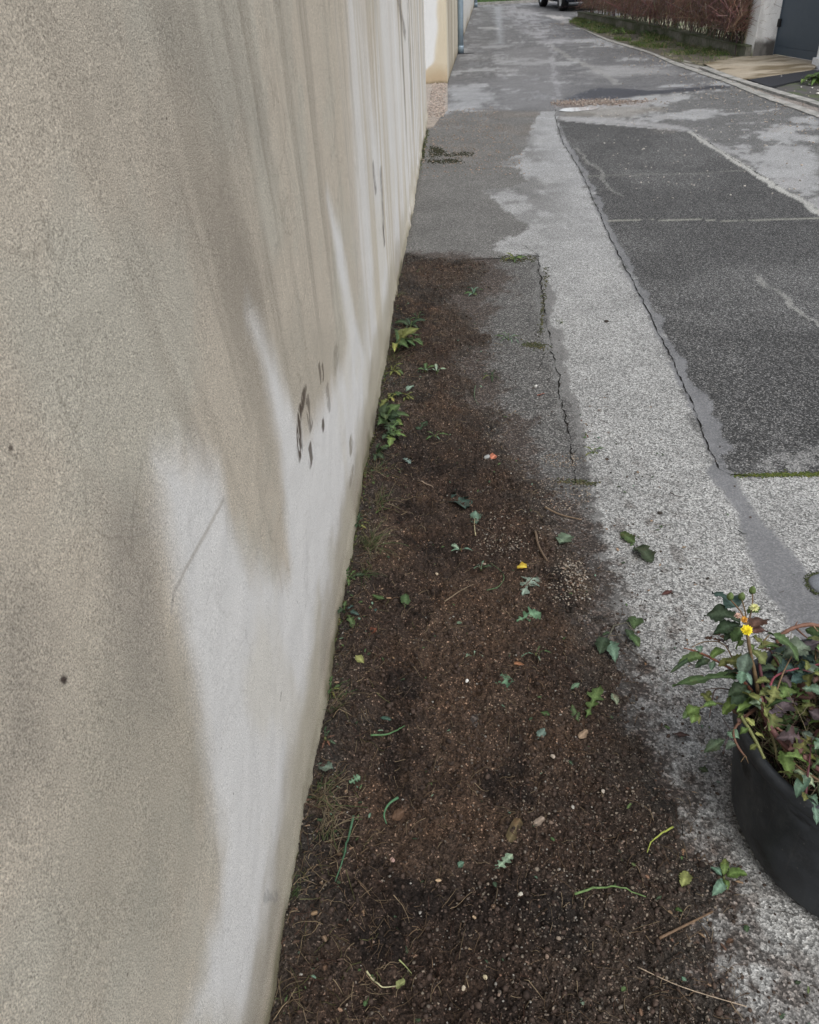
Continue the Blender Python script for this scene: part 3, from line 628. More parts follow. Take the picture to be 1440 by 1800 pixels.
# driveway slab
def cf_drive(A, B):
    c = np.tile([.32, .275, .21], (len(A), 1)); s = fbm(A * .9 + B * .4, B * 3.5 - A * 1.5, 521, 4, .55); c = mixc(c, (.15, .12, .075), ss(.46, .64, s)); c = mixc(c, (.42, .38, .31), ss(.60, .7, fbm(A, B * 5, 522, 3)) * .5)
    return mixc(c, (.10, .10, .06), ss(13.9, 14.2, B + .3 * (4.4 - A)) * .5)
patch_sheet('driveway', [(3.49, 13.4), (4.22, 14.1), (4.36, 14.05), (4.70, 14.2), (4.96, 13.05), (4.56, 12.22), (3.60, 11.64), (3.50, 12.8)], cf_drive, .036, 120)
# low wall under the hedge
lw = [np.array(p) for p in [(4.25, 14.06), (4.05, 15.6), (3.80, 17.9), (3.45, 20.2), (2.92, 23.35)]]
lwp = smooth_pts(lw, 8)
hw = empty('low_wall', (4.2, 14.0, 0)); tag(hw, 'low mossy concrete wall along the foot of the bare hedge', 'wall')
o = ribbon('blocks', [p - np.array([4.2, 14.0]) for p in lwp], 0, .16, -.03, .155, mat_flat('mossy_block', (.19, .18, .155), .9, .35, 20, .2, 0, .5, (.075, .085, .05)), .006, 5); o.parent = hw
o = ribbon('capping', [p - np.array([4.2, 14.0]) for p in lwp], -.012, .175, .156, .178, mat_flat('mossy_cap', (.12, .12, .09), .9, .3, 24, .2, 0, .5, (.06, .075, .035)), .006, 6); o.parent = hw
# garden ground behind
mb = MB(); mb.prism([(4.4, 14.2), (3.1, 23.5), (12, 26), (14, 14)], -.02, .03); tag(mb.build('garden_ground', mat_flat('garden_gravel', (.30, .28, .22), .9, .3, 12, .2, 0, .3, (.12, .14, .07)), smooth=False), kind='structure')

# ---- hedge of bare brown twigs
hr = random.Random(5)
hedge = empty('bare_hedge', (4.0, 16, 0)); tag(hedge, 'tall hedge of bare reddish-brown twigs leaning over the low wall', 'hedge')
hl = [np.array(p) for p in [(4.48, 14.32), (4.35, 15.6), (4.10, 17.9), (3.75, 20.2), (3.30, 23.6)]]; hlp = smooth_pts(hl, 12)
def hpt(t):
    q = t * (len(hlp) - 1); i = min(int(q), len(hlp) - 2); return hlp[i] + (hlp[i + 1] - hlp[i]) * (q - i)
def fast_tubes(name, curves, radii, cols, mat, parent=None, k=3, off=(0, 0, 0)):
    """curves: array n x m x 3; radii n ; triangular section"""
    C_ = np.asarray(curves, float) - np.array(off); n, m, _ = C_.shape
    T = np.zeros_like(C_); T[:, 1:-1] = C_[:, 2:] - C_[:, :-2]; T[:, 0] = C_[:, 1] - C_[:, 0]; T[:, -1] = C_[:, -1] - C_[:, -2]
    T /= np.linalg.norm(T, axis=2, keepdims=True) + 1e-9; up = np.array([.31, .17, .93]); A = np.cross(T, up); A /= np.linalg.norm(A, axis=2, keepdims=True) + 1e-6; B = np.cross(T, A)
    tp = np.linspace(1, .45, m)[None, :, None]; r = np.asarray(radii)[:, None, None] * tp
    V = np.stack([C_ + (A * math.cos(2 * math.pi * j / k) + B * math.sin(2 * math.pi * j / k)) * r for j in range(k)], 2)   # n m k 3
    idx = np.arange(n * m * k).reshape(n, m, k); f = []
    for j in range(k):
        j2_ = (j + 1) % k; f.append(np.stack([idx[:, :-1, j], idx[:, :-1, j2_], idx[:, 1:, j2_], idx[:, 1:, j]], -1).reshape(-1, 4))
    colr = np.repeat(np.asarray(cols)[:, None, :], m * k, 1).reshape(-1, 3)
    return mesh_np(name, V.reshape(-1, 3), np.concatenate(f), mat, True, {'Col': colr}, parent)
cur = []; rad = []; cl = []
for i in range(17000):
    t = hr.random(); c = hpt(t); near = 1 - t; side = hr.choice([-1, -1, -1, 1]); z = .24 + (1.55) * hr.random() ** 1.35 + (.10 * near)
    off = side * (.10 + .33 * hr.random() ** .6) * (0.7 + .5 * min(1, z / .5)); bx = c[0] + off * .96; by = c[1] + off * .2 + hr.uniform(-.1, .1)
    L = hr.uniform(.22, .6); az = hr.gauss(-.2, .9) if side < 0 else hr.uniform(0, 6.28)
    dirx = hr.gauss(.35, .45); diry = hr.gauss(-.1, .6); dirz = hr.gauss(.75, .45) * (1 if hr.random() < .82 else -1)
    d = np.array([dirx, diry, dirz]); d /= np.linalg.norm(d); bend = np.array([hr.gauss(0, .12), hr.gauss(0, .12), hr.uniform(-.25, .05)])
    p = [np.array([bx, by, z]) + d * L * s + bend * L * s * s for s in (0, .35, .7, 1)]
    if min(q[2] for q in p) < .20: continue
    cur.append(p); rad.append(hr.choice([.0022, .0028, .0036, .0048])); q = hr.random()
    base = (.27, .165, .135) if q < .5 else ((.14, .088, .075) if q < .7 else ((.30, .20, .155) if q < .93 else (.38, .31, .25))); cl.append([x * hr.uniform(.8, 1.2) for x in base])
fast_tubes('twigs', cur, rad, cl, MAT['twig'], hedge, off=(4.0, 16, 0))
cur = []; rad = []; cl = []
for i in range(520):
    t = hr.random(); c = hpt(t) + np.array([hr.uniform(-.28, .25), hr.uniform(-.06, .06)]); a, bb = hr.gauss(0, .12), hr.gauss(0, .12)
    p = [np.array([c[0] + a * s + hr.gauss(0, .02), c[1] + bb * s + hr.gauss(0, .02), .02 + s * 1.0]) for s in (0, .2, .4, .65, 1)]
    cur.append(p); rad.append(hr.uniform(.004, .011)); cl.append([x * hr.uniform(.7, 1.3) for x in (.11, .095, .075)])
fast_tubes('stems', cur, rad, cl, MAT['twig'], hedge, off=(4.0, 16, 0))

# ---- gate, its pillars
def obox(mb, o, a, b, la0, la1, lb0, lb1, z0, z1, c):
    P = [tuple(np.array(o) + np.array(a) * u + np.array(b) * v) for u, v in ((la0, lb0), (la1, lb0), (la1, lb1), (la0, lb1))]; mb.prism(P, z0, z1, c)
tt_ = np.array([-.13, .9915]); nn_ = np.array([.9915, .13])
def pillar(corner, label, dark):
    t = empty('gate_pillar', (corner[0], corner[1], 0)); tag(t, label, 'pillar', 'rendered pillars of the grey gate')
    def cf(u, z, L, face):
        c = np.tile([.86, .86, .85] if face == 'road' else [.74, .735, .72], (len(u), 1)); n = fbm(u * 9, z * 7, 601 + int(dark), 4) - .5  # road face paler, reveal greyer: light and shade put into the colour
        if face == 'road':
            c = mixc(c, (.68, .60, .46), ss(.26, .34, u)); c = mixc(c, (.16, .17, .07), ss(.20, .02, z + n * .12))
        else:
            c = mixc(c, (.62, .56, .42), ss(L - .05, L - .03, u)); c = mixc(c, (.085, .08, .075) if dark else (.5, .5, .48), ss(.27, .18, z + n * .12) * ss(L - .03, L - .06, u)); c = mixc(c, (.3, .29, .27), ss(.45, .65, fbm(u * 5, z * 3, 611, 4)) * .4)
        return c, np.full(len(u), .45)
    vgrid('road_face', (0, 0), tt_ * .38, 0, 1.9, 50, 160, lambda u, z, L: cf(u, z, L, 'road'), t, MAT['wall'])
    vgrid('reveal_face', (0, 0), nn_ * .36, 0, 1.9, 50, 160, lambda u, z, L: cf(u, z, L, 'rev'), t, MAT['wall'], 1)
    m = MB(); obox(m, (0, 0), tt_, nn_, .004, .378, .004, .359, 0, 1.895, (.5, .49, .46)); m.build('core', MAT['attr'], t, False)
    m = MB(); obox(m, (0, 0), tt_, nn_, -.03, .41, -.03, .39, 1.9, 1.96, (.45, .42, .38)); m.build('cap', MAT['attr'], t, False)
    return t
pillar((4.345, 14.0), 'white gate pillar with shade-toned inner face and dark damp base, between hedge and gate', True)
gt = empty('metal_gate', (4.68, 14.05, 0)); tag(gt, 'dark slate-grey smooth metal gate closing the driveway', 'gate')
ga = np.array([.22, -.97]); ga /= np.hypot(*ga); gn = np.array([ga[1], -ga[0]])
m = MB(); obox(m, (0, 0), ga, gn, .02, 3.0, -.02, .02, .16, 1.8, (1, 1, 1)); m.build('gate_panel', MAT['gate'], gt, False)
m = MB(); obox(m, (0, 0), ga, gn, .02, 3.0, -.028, .028, .055, .158, (1, 1, 1)); m.build('bottom_rail', MAT['gate'], gt, False)
m = MB(); obox(m, (0, 0), ga, gn, -.01, .018, -.03, .03, .05, 1.8, (1, 1, 1)); m.build('stile', MAT['gate'], gt, False)
m = MB(); obox(m, (-.05, 0), ga, gn, -.03, .07, -.06, .0, .40, .50, (1, 1, 1)); m.build('hinge', MAT['black'], gt, False)
p2 = empty('gate_pillar', (4.84, 12.30, 0)); tag(p2, 'white gate pillar with chipped base right of the gate, cut by the photo edge', 'pillar', 'rendered pillars of the grey gate')
m = MB(); obox(m, (0, 0), tt_, nn_, .02, .50, .05, .6, .12, 1.9, (.72, .73, .72)); m.build('shaft', MAT['wall'], p2, False)
m = MB()
obox(m, (0, 0), tt_, nn_, .0, .5, .0, .6, .0, .118, (.66, .67, .68)); m.build('plinth', MAT['attr'], p2, False)
m = MB(); obox(m, (0, 0), tt_, nn_, .0, .53, .02, .63, 1.903, 1.96, (.45, .42, .38)); m.build('cap', MAT['attr'], p2, False)

# ---- parked car in the distance (only its foot enters the frame)
car = empty('parked_car', (0, 0, 0)); tag(car, 'dark slate parked car far away beside the end of the hedge', 'car')
nearw = G(988, 19.2)[:2]; farw = nearw + np.array([-.33, 2.5]); ax_ = (nearw - farw) / np.hypot(*(nearw - farw)); lat = np.array([-ax_[1], ax_[0]])
if lat[0] < 0: lat = -lat
cc0 = (nearw + farw) / 2 + lat * .78; car.location = (cc0[0], cc0[1], 0); car.rotation_euler = (0, 0, math.atan2(ax_[1], ax_[0]))
# local: +x towards the camera end, y across
secs = [(-2.0, .55, .30, .66), (-1.85, .80, .22, .90), (-1.3, .84, .20, .98), (-.75, .85, .19, 1.0), (0, .85, .19, 1.0), (.8, .85, .19, 1.0), (1.35, .84, .20, .92), (1.8, .80, .22, .84), (1.98, .60, .30, .66)]
v = []; f = []
for x, hwid, zb, zt in secs:
    for y, z in [(-hwid * .9, zb), (-hwid, zb + .12), (-hwid, zt - .18), (-hwid * .92, zt), (hwid * .92, zt), (hwid, zt - .18), (hwid, zb + .12), (hwid * .9, zb)]: v.append((x, y, z))
for i in range(len(secs) - 1):
    for j in range(8): f.append((i * 8 + j, i * 8 + (j + 1) % 8, i * 8 + 8 + (j + 1) % 8, i * 8 + 8 + j))
f += [tuple(range(7, -1, -1)), tuple(range(len(v) - 8, len(v)))]
m = MB(); m.add(v, f); m.build('body', MAT['carpaint'], car)
v = []; f = []
for x, w_, z in [(-1.55, .78, .97), (-1.0, .66, 1.42), (.45, .66, 1.44), (1.1, .78, .97)]: v += [(x, -w_, z), (x, w_, z)]
v2_ = v + [(x, y, .95) for x, y, z in v]
m = MB(); m.add(v2_, [(0, 1, 3, 2), (2, 3, 5, 4), (4, 5, 7, 6), (0, 2, 10, 8), (2, 4, 12, 10), (4, 6, 14, 12), (1, 9, 11, 3), (3, 11, 13, 5), (5, 13, 15, 7)]); m.build('windows', MAT['glass'], car, False)
m = MB(); m.box(-1.0, .45, -.65, .65, 1.43, 1.47); m.build('roof', MAT['carpaint'], car, False)
for sx in (-1.26, 1.26):
    for sy in (-1, 1):
        m = MB(); prof = [(.20, -.09), (.30, -.095), (.315, -.06), (.315, .06), (.30, .095), (.20, .09)]
        m.lathe(prof, 0, 0, 0, 36); m.v = [(x + sx, z * 1.0 + sy * .76, y + .315) for x, y, z in m.v]; w_ = m.build('wheel', MAT['black'], car)
        m = MB(); m.lathe([(.0, .03), (.06, .05), (.10, .05), (.19, .075), (.205, .085)], 0, 0, 0, 36); m.v = [(x + sx, sy * (z + .76), y + .315) for x, y, z in m.v]; m.build('rim', MAT['rim'], w_)
m = MB(); m.box(1.93, 2.03, -.72, .72, .30, .52); m.build('bumper', MAT['carpaint'], car, False)
for sy in (-1, 1): m = MB(); m.box(1.86, 1.985, min(sy * .5, sy * .74), max(sy * .5, sy * .74), .62, .76); m.build('tail_lamp', MAT['lamp'], car, False)
m = MB(); m.box(2.031, 2.04, -.26, .26, .36, .47, (.7, .7, .68)); m.build('number_plate', MAT['attr'], car, False)

# ---- far kerb and grass bank
A0 = G(838, 9)[:2]; A1 = G(965, 3)[:2]; dk_ = (A1 - A0) / np.hypot(*(A1 - A0)); fk = [A0 - dk_ * 8, A0, A1, A1 + dk_ * 20]
fk2 = []
for a, c in zip(fk[:-1], fk[1:]): fk2 += [a + (c - a) * k / 10 for k in range(10)]
tag(ribbon('kerb', fk2, -.18, .0, -.02, .07, MAT['kerb'], .01, 9), kind='structure')
nb = np.array([-dk_[1], dk_[0]]); n1_ = 160; n2_ = 60; U = np.repeat(np.linspace(-60, 90, n1_)[:, None], n2_, 1).ravel(); Vv = np.tile(np.linspace(0, 1, n2_) ** 2 * 80, n1_)
PB = A0[None] + dk_[None] * U[:, None] + nb[None] * (Vv[:, None] + .2); zb = .02 + .9 * ss(0, 5, Vv) + 3 * ss(5, 70, Vv) + (fbm(PB[:, 0] * .7, PB[:, 1] * .7, 701, 4) - .5) * .25 * ss(0, 1, Vv)
cb = np.tile([.045, .085, .02], (len(U), 1)); cb = mixc(cb, (.03, .05, .015), ss(.45, .6, fbm(PB[:, 0], PB[:, 1], 702, 4)))
tag(mesh_np('grass_bank', np.stack([PB[:, 0], PB[:, 1], zb], 1), grid_faces(n1_, n2_)[:, ::-1].copy(), MAT['attr'], True, {'Col': cb}), kind='structure')
mb = MB(); mb.add([(-2000, 34, -.6), (2000, 34, -.6), (2000, 2500, -.6), (-2000, 2500, -.6)], [(0, 1, 2, 3)]); tag(mb.build('meadow', mat_flat('meadow', (.05, .08, .025), .9, .2, 2)), kind='structure')
# puddle at the trench
mb = MB(); q = smooth_pts(list(GP([(982, 195), (995, 191), (1018, 189.5), (1040, 188.5), (1054, 190), (1044, 193.5), (1020, 196), (1000, 197), (982, 195)])), 6)
mb.add([(p[0], p[1], .005) for p in q[:-1]], [tuple(range(len(q) - 2, -1, -1))])
tag(mb.build('puddle', mat_flat('puddle_water', (.42, .42, .41), .02, .02, 5, 1.0, 0, 0.0), smooth=False), kind='structure')

# ================================================================== PLANTS, STONES, LITTER
def col_var(c, a=.12): 
    k = rnd.uniform(1 - a, 1 + a); return [c[0] * k * rnd.uniform(.94, 1.06), c[1] * k, c[2] * k * rnd.uniform(.92, 1.08)]
GREEN = dict(dark=(.030, .050, .025), mid=(.052, .088, .032), bright=(.095, .150, .042), pale=(.19, .26, .18), teal=(.10, .165, .115), yellow=(.21, .23, .07), grey=(.085, .115, .085), red=(.085, .045, .035), olive=(.10, .115, .035), brown=(.085, .045, .028), blue=(.035, .065, .055), purple=(.060, .045, .050))
def leaf_mesh(mb, p0, p1, width, kind='tooth', c=(.05, .1, .035), fold=.25, droop=.08, roll=0.0, up=(0, 0, 1), seed=0):
    """leaf blade from p0 to p1; width as share of its length"""
    rr = random.Random(seed); p0 = np.array(p0, float); p1 = np.array(p1, float); ax = p1 - p0; L = np.linalg.norm(ax); ax /= L
    up = np.array(up, float); sd = np.cross(up, ax)
    if np.linalg.norm(sd) < .05: sd = np.cross(np.array([1., 0, 0]), ax)
    sd /= np.linalg.norm(sd); un = np.cross(ax, sd); cr, sr = math.cos(roll), math.sin(roll); sd, un = sd * cr + un * sr, un * cr - sd * sr
    if kind == 'oval': prof = [(0, .03), (.1, .25), (.25, .72), (.45, 1), (.65, .95), (.85, .6), (.96, .2), (1, .01)]
    elif kind == 'blade': prof = [(0, .5), (.2, .9), (.5, 1), (.75, .75), (.92, .35), (1, .02)]
    elif kind == 'lobed':
        prof = [(0, .05), (.10, .08), (.16, .42), (.2, .46), (.24, .16), (.32, .18), (.38, .66), (.44, .72), (.47, .26), (.55, .28), (.60, .92), (.66, 1.0), (.70, .62), (.76, .50), (.80, .72), (.87, .62), (.93, .34), (1, .01)]
    elif kind == 'chip': prof = [(0, .25), (.15, .8), (.45, 1), (.7, .8), (.9, .75), (1, .2)]
    elif kind == 'tri': prof = [(0, .05), (.04, .5), (.10, 1.0), (.2, .86), (.24, .93), (.36, .74), (.40, .80), (.52, .56), (.56, .62), (.7, .36), (.74, .40), (.88, .16), (1, .01)]
    else:
        prof = [(0, .05), (.08, .12), (.16, .45), (.22, .62), (.26, .50), (.34, .84), (.40, .68), (.48, 1.0), (.55, .78), (.62, .94), (.69, .70), (.76, .74), (.83, .46), (.90, .38), (.95, .16), (1, .01)]
    V = []; Cc = []; n = len(prof); ra = rr.uniform(0, 6); curl = rr.uniform(-.5, .5)
    for t, w in prof:
        bend = droop * L * (math.sin(t * math.pi) * .7 - t * t * .5)
        for s_ in (-1, -.5, 0, .5, 1):
            ww = w * (1 + rr.uniform(-.12, .12) * (abs(s_) > .9)) * width * L * .5; y = s_ * ww
            z = bend + fold * abs(y) + .10 * L * width * math.sin(t * 11 + ra + s_ * 2) * abs(s_) + curl * y * t * .8 + rr.uniform(-.012, .012) * L
            V.append(p0 + ax * (t * L) + sd * y + un * z)
            k = 1.7 if s_ == 0 else (1.0 if abs(s_) == .5 else .86); k *= rr.uniform(.9, 1.1)
            Cc.append([min(.8, q * k + (.015 if s_ == 0 else 0)) for q in c])
    Fc = []
    for i in range(n - 1):
        for j in range(4): a = i * 5 + j; Fc.append((a, a + 1, a + 6, a + 5))
    mb.add(V, Fc, Cc)
def rel(mb, loc): mb.v = [(p[0] - loc[0], p[1] - loc[1], p[2] - loc[2]) for p in mb.v]
_seed = [100]
def leaf_part(parent, loc, *a, name='leaf', **k):
    _seed[0] += 1; mb = MB(); leaf_mesh(mb, *a, seed=_seed[0], **k); rel(mb, loc); return mb.build(name, MAT['leaf'], parent)
def on(x, y, dz=.004):
    p = G(x, y); zz_ = gz(p[0], p[1]); p = G(x, y, zz_); return np.array([p[0], p[1], zz_ + dz])

# ---- single leaves and scraps on the soil and the paving:  kind, base px, tip px, width, colour, label, category, group
LV = 'torn leaves strewn on soil and paving'
leaves = [
 ('oval', (640, 1166), (624, 1155), .7, 'yellow', 'tiny yellow-green leaf on the soil near the wall foot', 'leaf', 'leaf'),
 ('tooth', (888, 1214), (884, 1186), .95, 'teal', 'pale broad toothed leaf lying in the middle of the soil', 'leaf', 'leaf'),
 ('lobed', (908, 1092), (955, 1078), .75, 'teal', 'pale grey-green deeply lobed leaf below the larger lobed one on the soil', 'leaf', 'leaf'),
 ('lobed', (918, 1046), (944, 1012), .7, 'pale', 'pale green deeply lobed leaf just below the yellow leaf on the soil', 'leaf', 'leaf'),
 ('lobed', (1030, 1262), (1056, 1206), .36, 'bright', 'long narrow bright green leaf at the right edge of the soil', 'leaf', 'leaf'),
 ('tooth', (1018, 1270), (1004, 1240), .5, 'mid', 'mid green folded leaf beside the long narrow bright one', 'leaf', 'leaf'),
 ('tooth', (1076, 1218), (1086, 1244), .45, 'pale', 'small pale toothed leaf where soil meets dark asphalt', 'leaf', 'leaf'),
 ('oval', (1003, 1212), (1020, 1204), .5, 'teal', 'tiny blue-green leaf above the bright narrow leaf', 'leaf', 'leaf'),
 ('tooth', (945, 1300), (960, 1283), .85, 'teal', 'small pale teal toothed leaf in the lower middle of the soil', 'leaf', 'leaf'),
 ('oval', (950, 1253), (968, 1262), .6, 'mid', 'small dull green leaf just above the pale teal one', 'leaf', 'leaf'),
 ('tooth', (558, 1345), (588, 1356), .8, 'teal', 'pale green leaf lying against the wall foot', 'leaf', 'leaf'),
 ('lobed', (612, 1378), (636, 1368), .7, 'teal', 'small pale lobed leaf a little right of the one at the wall foot', 'leaf', 'leaf'),
 ('chip', (690, 1440), (712, 1428), .8, 'brown', 'round dry brown leaf beside a curved green blade near the wall', 'dead leaf', 'leaf'),
 ('chip', (1018, 1298), (1033, 1286), .7, (.30, .19, .14), 'pinkish-brown triangular leaf scrap right of the pale teal leaf', 'dead leaf', 'leaf_scrap'),
 ('chip', (904, 1166), (922, 1174), .5, (.34, .16, .08), 'orange-brown leaf scrap above the broad pale leaf', 'dead leaf', 'leaf_scrap'),
 ('oval', (645, 1118), (664, 1106), .6, (.14, .045, .025), 'rust-red dead leaf on the soil near the wall', 'dead leaf', 'leaf'),
 ('lobed', (602, 1112), (668, 1072), .26, 'blue', 'long dark blue-green lobed leaf running out from the wall foot', 'leaf', 'leaf'),
 ('tooth', (732, 756), (752, 742), .7, 'dark', 'dark green leaf on the soil right of the wall-foot weeds', 'leaf', 'leaf'),
 ('oval', (714, 688), (728, 678), .4, 'pale', 'thin pale scrap of leaf high up on the soil near the wall', 'leaf', 'leaf'),
 ('lobed', (708, 806), (724, 818), .7, 'teal', 'small pale lobed leaf beside the wall-foot weeds', 'leaf', 'leaf'),
 ('lobed', (800, 862), (820, 902), .6, 'blue', 'dark bluish lobed leaf in the middle of the upper soil', 'leaf', 'leaf'),
 ('tooth', (838, 922), (836, 900), .75, 'teal', 'small green leaf with pale stalk pointing down, in the middle of the soil', 'leaf', 'leaf'),
 ('oval', (660, 902), (688, 896), .45, 'bright', 'bright green oval leaf near the wall foot', 'leaf', 'leaf'),
 ('oval', (712, 1068), (713, 1044), .5, 'mid', 'upright mid green oval leaf on the soil near the wall', 'leaf', 'leaf'),
 ('oval', (654, 1046), (680, 1058), .5, 'mid', 'folded mid green leaf left of the upright oval one', 'leaf', 'leaf'),
 ('tooth', (984, 958), (1004, 942), .9, 'teal', 'green lobed leaf beside the brown twig at the right of the soil', 'leaf', 'leaf'),
 ('chip', (909, 998), (927, 1000), .8, (.62, .50, .06), 'small yellow crumpled leaf on the soil', 'dead leaf', 'leaf'),
 ('chip', (838, 996), (856, 997), .8, (.52, .40, .34), 'pinkish square scrap lying left of the yellow leaf', 'scrap', 'scrap'),
 ('chip', (864, 808), (872, 802), .7, (.38, .14, .07), 'orange chip beside the grey-white oval stone', 'scrap', 'scrap'),
 ('chip', (944, 696), (958, 694), .6, (.36, .12, .08), 'reddish chip below the small white stone', 'scrap', 'scrap'),
 ('oval', (805, 1526), (816, 1518), .8, 'teal', 'tiny blue-green leaf in the lower soil', 'leaf', 'leaf'),
 ('lobed', (868, 1530), (904, 1504), .55, 'pale', 'pale green lobed leaf in the lower middle of the soil', 'leaf', 'leaf'),
 ('tooth', (1198, 1562), (1210, 1532), .6, 'yellow', 'yellow-green leaf standing on the dark paving left of the tub', 'leaf', 'leaf'),
 ('tooth', (1186, 1598), (1200, 1606), .6, 'mid', 'tiny green leaf below the yellow-green one', 'leaf', 'leaf'),
 ('tooth', (1090, 936), (1118, 960), .55, 'mid', 'mid green leaf on the light paving, upper of the overlapping two', 'leaf', 'leaf'),
 ('tooth', (1115, 962), (1150, 992), .85, 'dark', 'dark broad leaf on the light paving, lower of the overlapping two', 'leaf', 'leaf'),
 ('oval', (1162, 1046), (1184, 1042), .4, (.075, .03, .02), 'dark red-brown dead leaf on the light paving', 'dead leaf', 'leaf'),
 ('oval', (1182, 1290), (1214, 1298), .5, (.055, .03, .025), 'dark reddish dead leaf on the paving left of the tub rim', 'dead leaf', 'leaf'),
 ('tooth', (1228, 1350), (1246, 1362), .7, 'dark', 'dark green leaf on the paving left of the tub', 'leaf', 'leaf'),
 ('oval', (765, 1548), (778, 1552), .6, (.42, .36, .22), 'cream scrap on the lower soil', 'scrap', 'scrap'),
 ('chip', (696, 1735), (714, 1728), .8, (.32, .34, .16), 'pale crumpled leaf tip on the bottom soil', 'leaf', 'leaf'),
 ('oval', (668, 1262), (690, 1270), .4, 'blue', 'little dark leaf above the curved green blade', 'leaf', 'leaf'),
 ('oval', (1150, 1158), (1163, 1120), .0, 'mid', '', '', ''),
 ('chip', (895, 1480), (915, 1440), .5, (.075, .065, .025), 'olive-brown rotting leaf in the lower middle of the soil', 'dead leaf', 'leaf'),
 ('chip', (938, 1452), (958, 1440), .6, (.26, .19, .14), 'tan leaf scrap on the lower soil right of the olive-brown leaf', 'scrap', 'scrap'),
]
for kind, b0, t0, w_, c_, lab, cat, nm in leaves:
    if not lab: continue
    p0 = on(*b0); p1 = on(*t0, .008); c_ = GREEN.get(c_, c_) if isinstance(c_, str) else c_; mb = MB(); _seed[0] += 1
    p1 = p0 + (p1 - p0) * .92; p0[2] -= .003; leaf_mesh(mb, p0, p1, w_, kind, [q * rnd.uniform(.8, 1.05) for q in c_], fold=rnd.uniform(-.1, .3), droop=rnd.uniform(-.05, .16), roll=rnd.uniform(-.3, .3), seed=_seed[0]); loc = p0; rel(mb, loc)
    o = mb.build(nm, MAT['leaf']); o.location = loc; tag(o, lab, cat, LV)
# ---- grass blades, stalks and twigs lying about
def strand(px, r, c, name, lab, cat, grp, lift=.004, flat=False, taper=.35, arc=0.0):
    P = [on(*p, lift + r) for p in px]; P = [np.array(q) for q in smooth_pts(P, 5)]; n = len(P)
    for i, q in enumerate(P): q[2] = max(q[2], gz(q[0], q[1]) + r) + arc * math.sin(math.pi * i / (n - 1))
    mb = MB(); rad_ = [r * (1 - (1 - taper) * (i / (n - 1))) for i in range(n)]; mb.tube([tuple(q) for q in P], rad_, 6, col_var(c, .1))
    if flat:
        pass
    loc = P[0].copy(); rel(mb, loc); o = mb.build(name, MAT['stem']); o.location = loc; return tag(o, lab, cat, grp)
GB = 'cut grass blades and stalks'
strand([(622, 1438), (614, 1480), (604, 1520), (590, 1553)], .0028, (.05, .12, .07), 'cut_grass', 'long straight dark green blade on the soil near the wall', 'grass blade', GB, taper=.3, arc=.01)
strand([(652, 1296), (680, 1298), (700, 1290), (712, 1279)], .0026, (.07, .14, .06), 'cut_grass', 'curved green blade on the soil below the little dark leaf', 'grass blade', GB, arc=.008)
strand([(700, 1406), (684, 1420), (676, 1438), (680, 1452)], .0032, (.06, .14, .07), 'cut_grass', 'hooked green blade beside the round brown leaf', 'grass blade', GB, arc=.006)
strand([(1010, 1575), (1050, 1567), (1090, 1569), (1135, 1580)], .0026, (.10, .17, .06), 'cut_grass', 'long thin green blade across the bottom right of the soil', 'grass blade', GB, arc=.006)
strand([(1182, 1457), (1165, 1470), (1145, 1485), (1137, 1502)], .0024, (.28, .32, .07), 'cut_grass', 'yellow-green blade at the edge of the soil left of the tub', 'grass blade', GB, arc=.006)
strand([(856, 1040), (876, 1034), (886, 1018), (878, 1004), (862, 992)], .0014, (.08, .13, .06), 'cut_grass', 'thin green blade curled like a hook left of the yellow leaf', 'grass blade', GB)
strand([(645, 1710), (656, 1726), (672, 1738), (698, 1736)], .0020, (.38, .38, .22), 'leaf_stalk', 'pale curved leaf stalk on the bottom soil', 'stalk', GB)
strand([(702, 1690), (714, 1702), (724, 1714)], .0016, (.22, .26, .12), 'leaf_stalk', 'short pale green stalk above the curved one', 'stalk', GB)
strand([(836, 944), (834, 926), (835, 915)], .0022, (.30, .28, .16), 'leaf_stalk', 'pale stalk under the small green leaf', 'stalk', GB)
strand([(836, 680), (834, 700), (842, 714)], .0018, (.10, .14, .08), 'cut_grass', 'small curled blade on the upper soil', 'grass blade', GB)
TW = 'twigs and straws on the ground'
strand([(1158, 1653), (1200, 1632), (1252, 1606)], .0030, (.16, .10, .065), 'twig', 'straight brown twig lying over the bottom right seam', 'twig', TW, taper=.6)
strand([(940, 938), (948, 966), (962, 990)], .0042, (.11, .08, .05), 'twig', 'thick short brown twig at the right of the upper soil', 'twig', TW, taper=.7)
strand([(958, 895), (985, 908), (1022, 917)], .0036, (.15, .11, .07), 'twig', 'brown stalk reaching from the soil to the light paving', 'twig', TW, taper=.6)
strand([(1120, 1702), (1200, 1738), (1312, 1772)], .0010, (.34, .28, .19), 'straw', 'long thin pale straw at the bottom right', 'straw', TW, taper=.8)
strand([(830, 922), (866, 940), (872, 958)], .0014, (.09, .06, .04), 'twig', 'fine dark twig in the middle of the upper soil', 'twig', TW)
strand([(1178, 868), (1188, 874), (1202, 876)], .0020, (.06, .05, .045), 'twig', 'tiny dark twig alone on the light paving', 'twig', TW)
strand([(782, 1060), (812, 1040), (832, 1030)], .0020, (.20, .15, .10), 'twig', 'thin tan twig left of the pinkish scrap', 'twig', TW)
strand([(740, 851), (758, 856), (762, 860)], .0018, (.30, .22, .17), 'twig', 'short pale twig on the upper soil', 'twig', TW)
strand([(944, 1010), (925, 1030), (905, 1055)], .0014, (.10, .05, .035), 'twig', 'thin reddish twig below the yellow leaf', 'twig', TW)
strand([(1297, 935), (1305, 940), (1312, 941)], .0022, (.07, .07, .07), 'twig', 'tiny dark twig on the grey tar band', 'twig', TW)
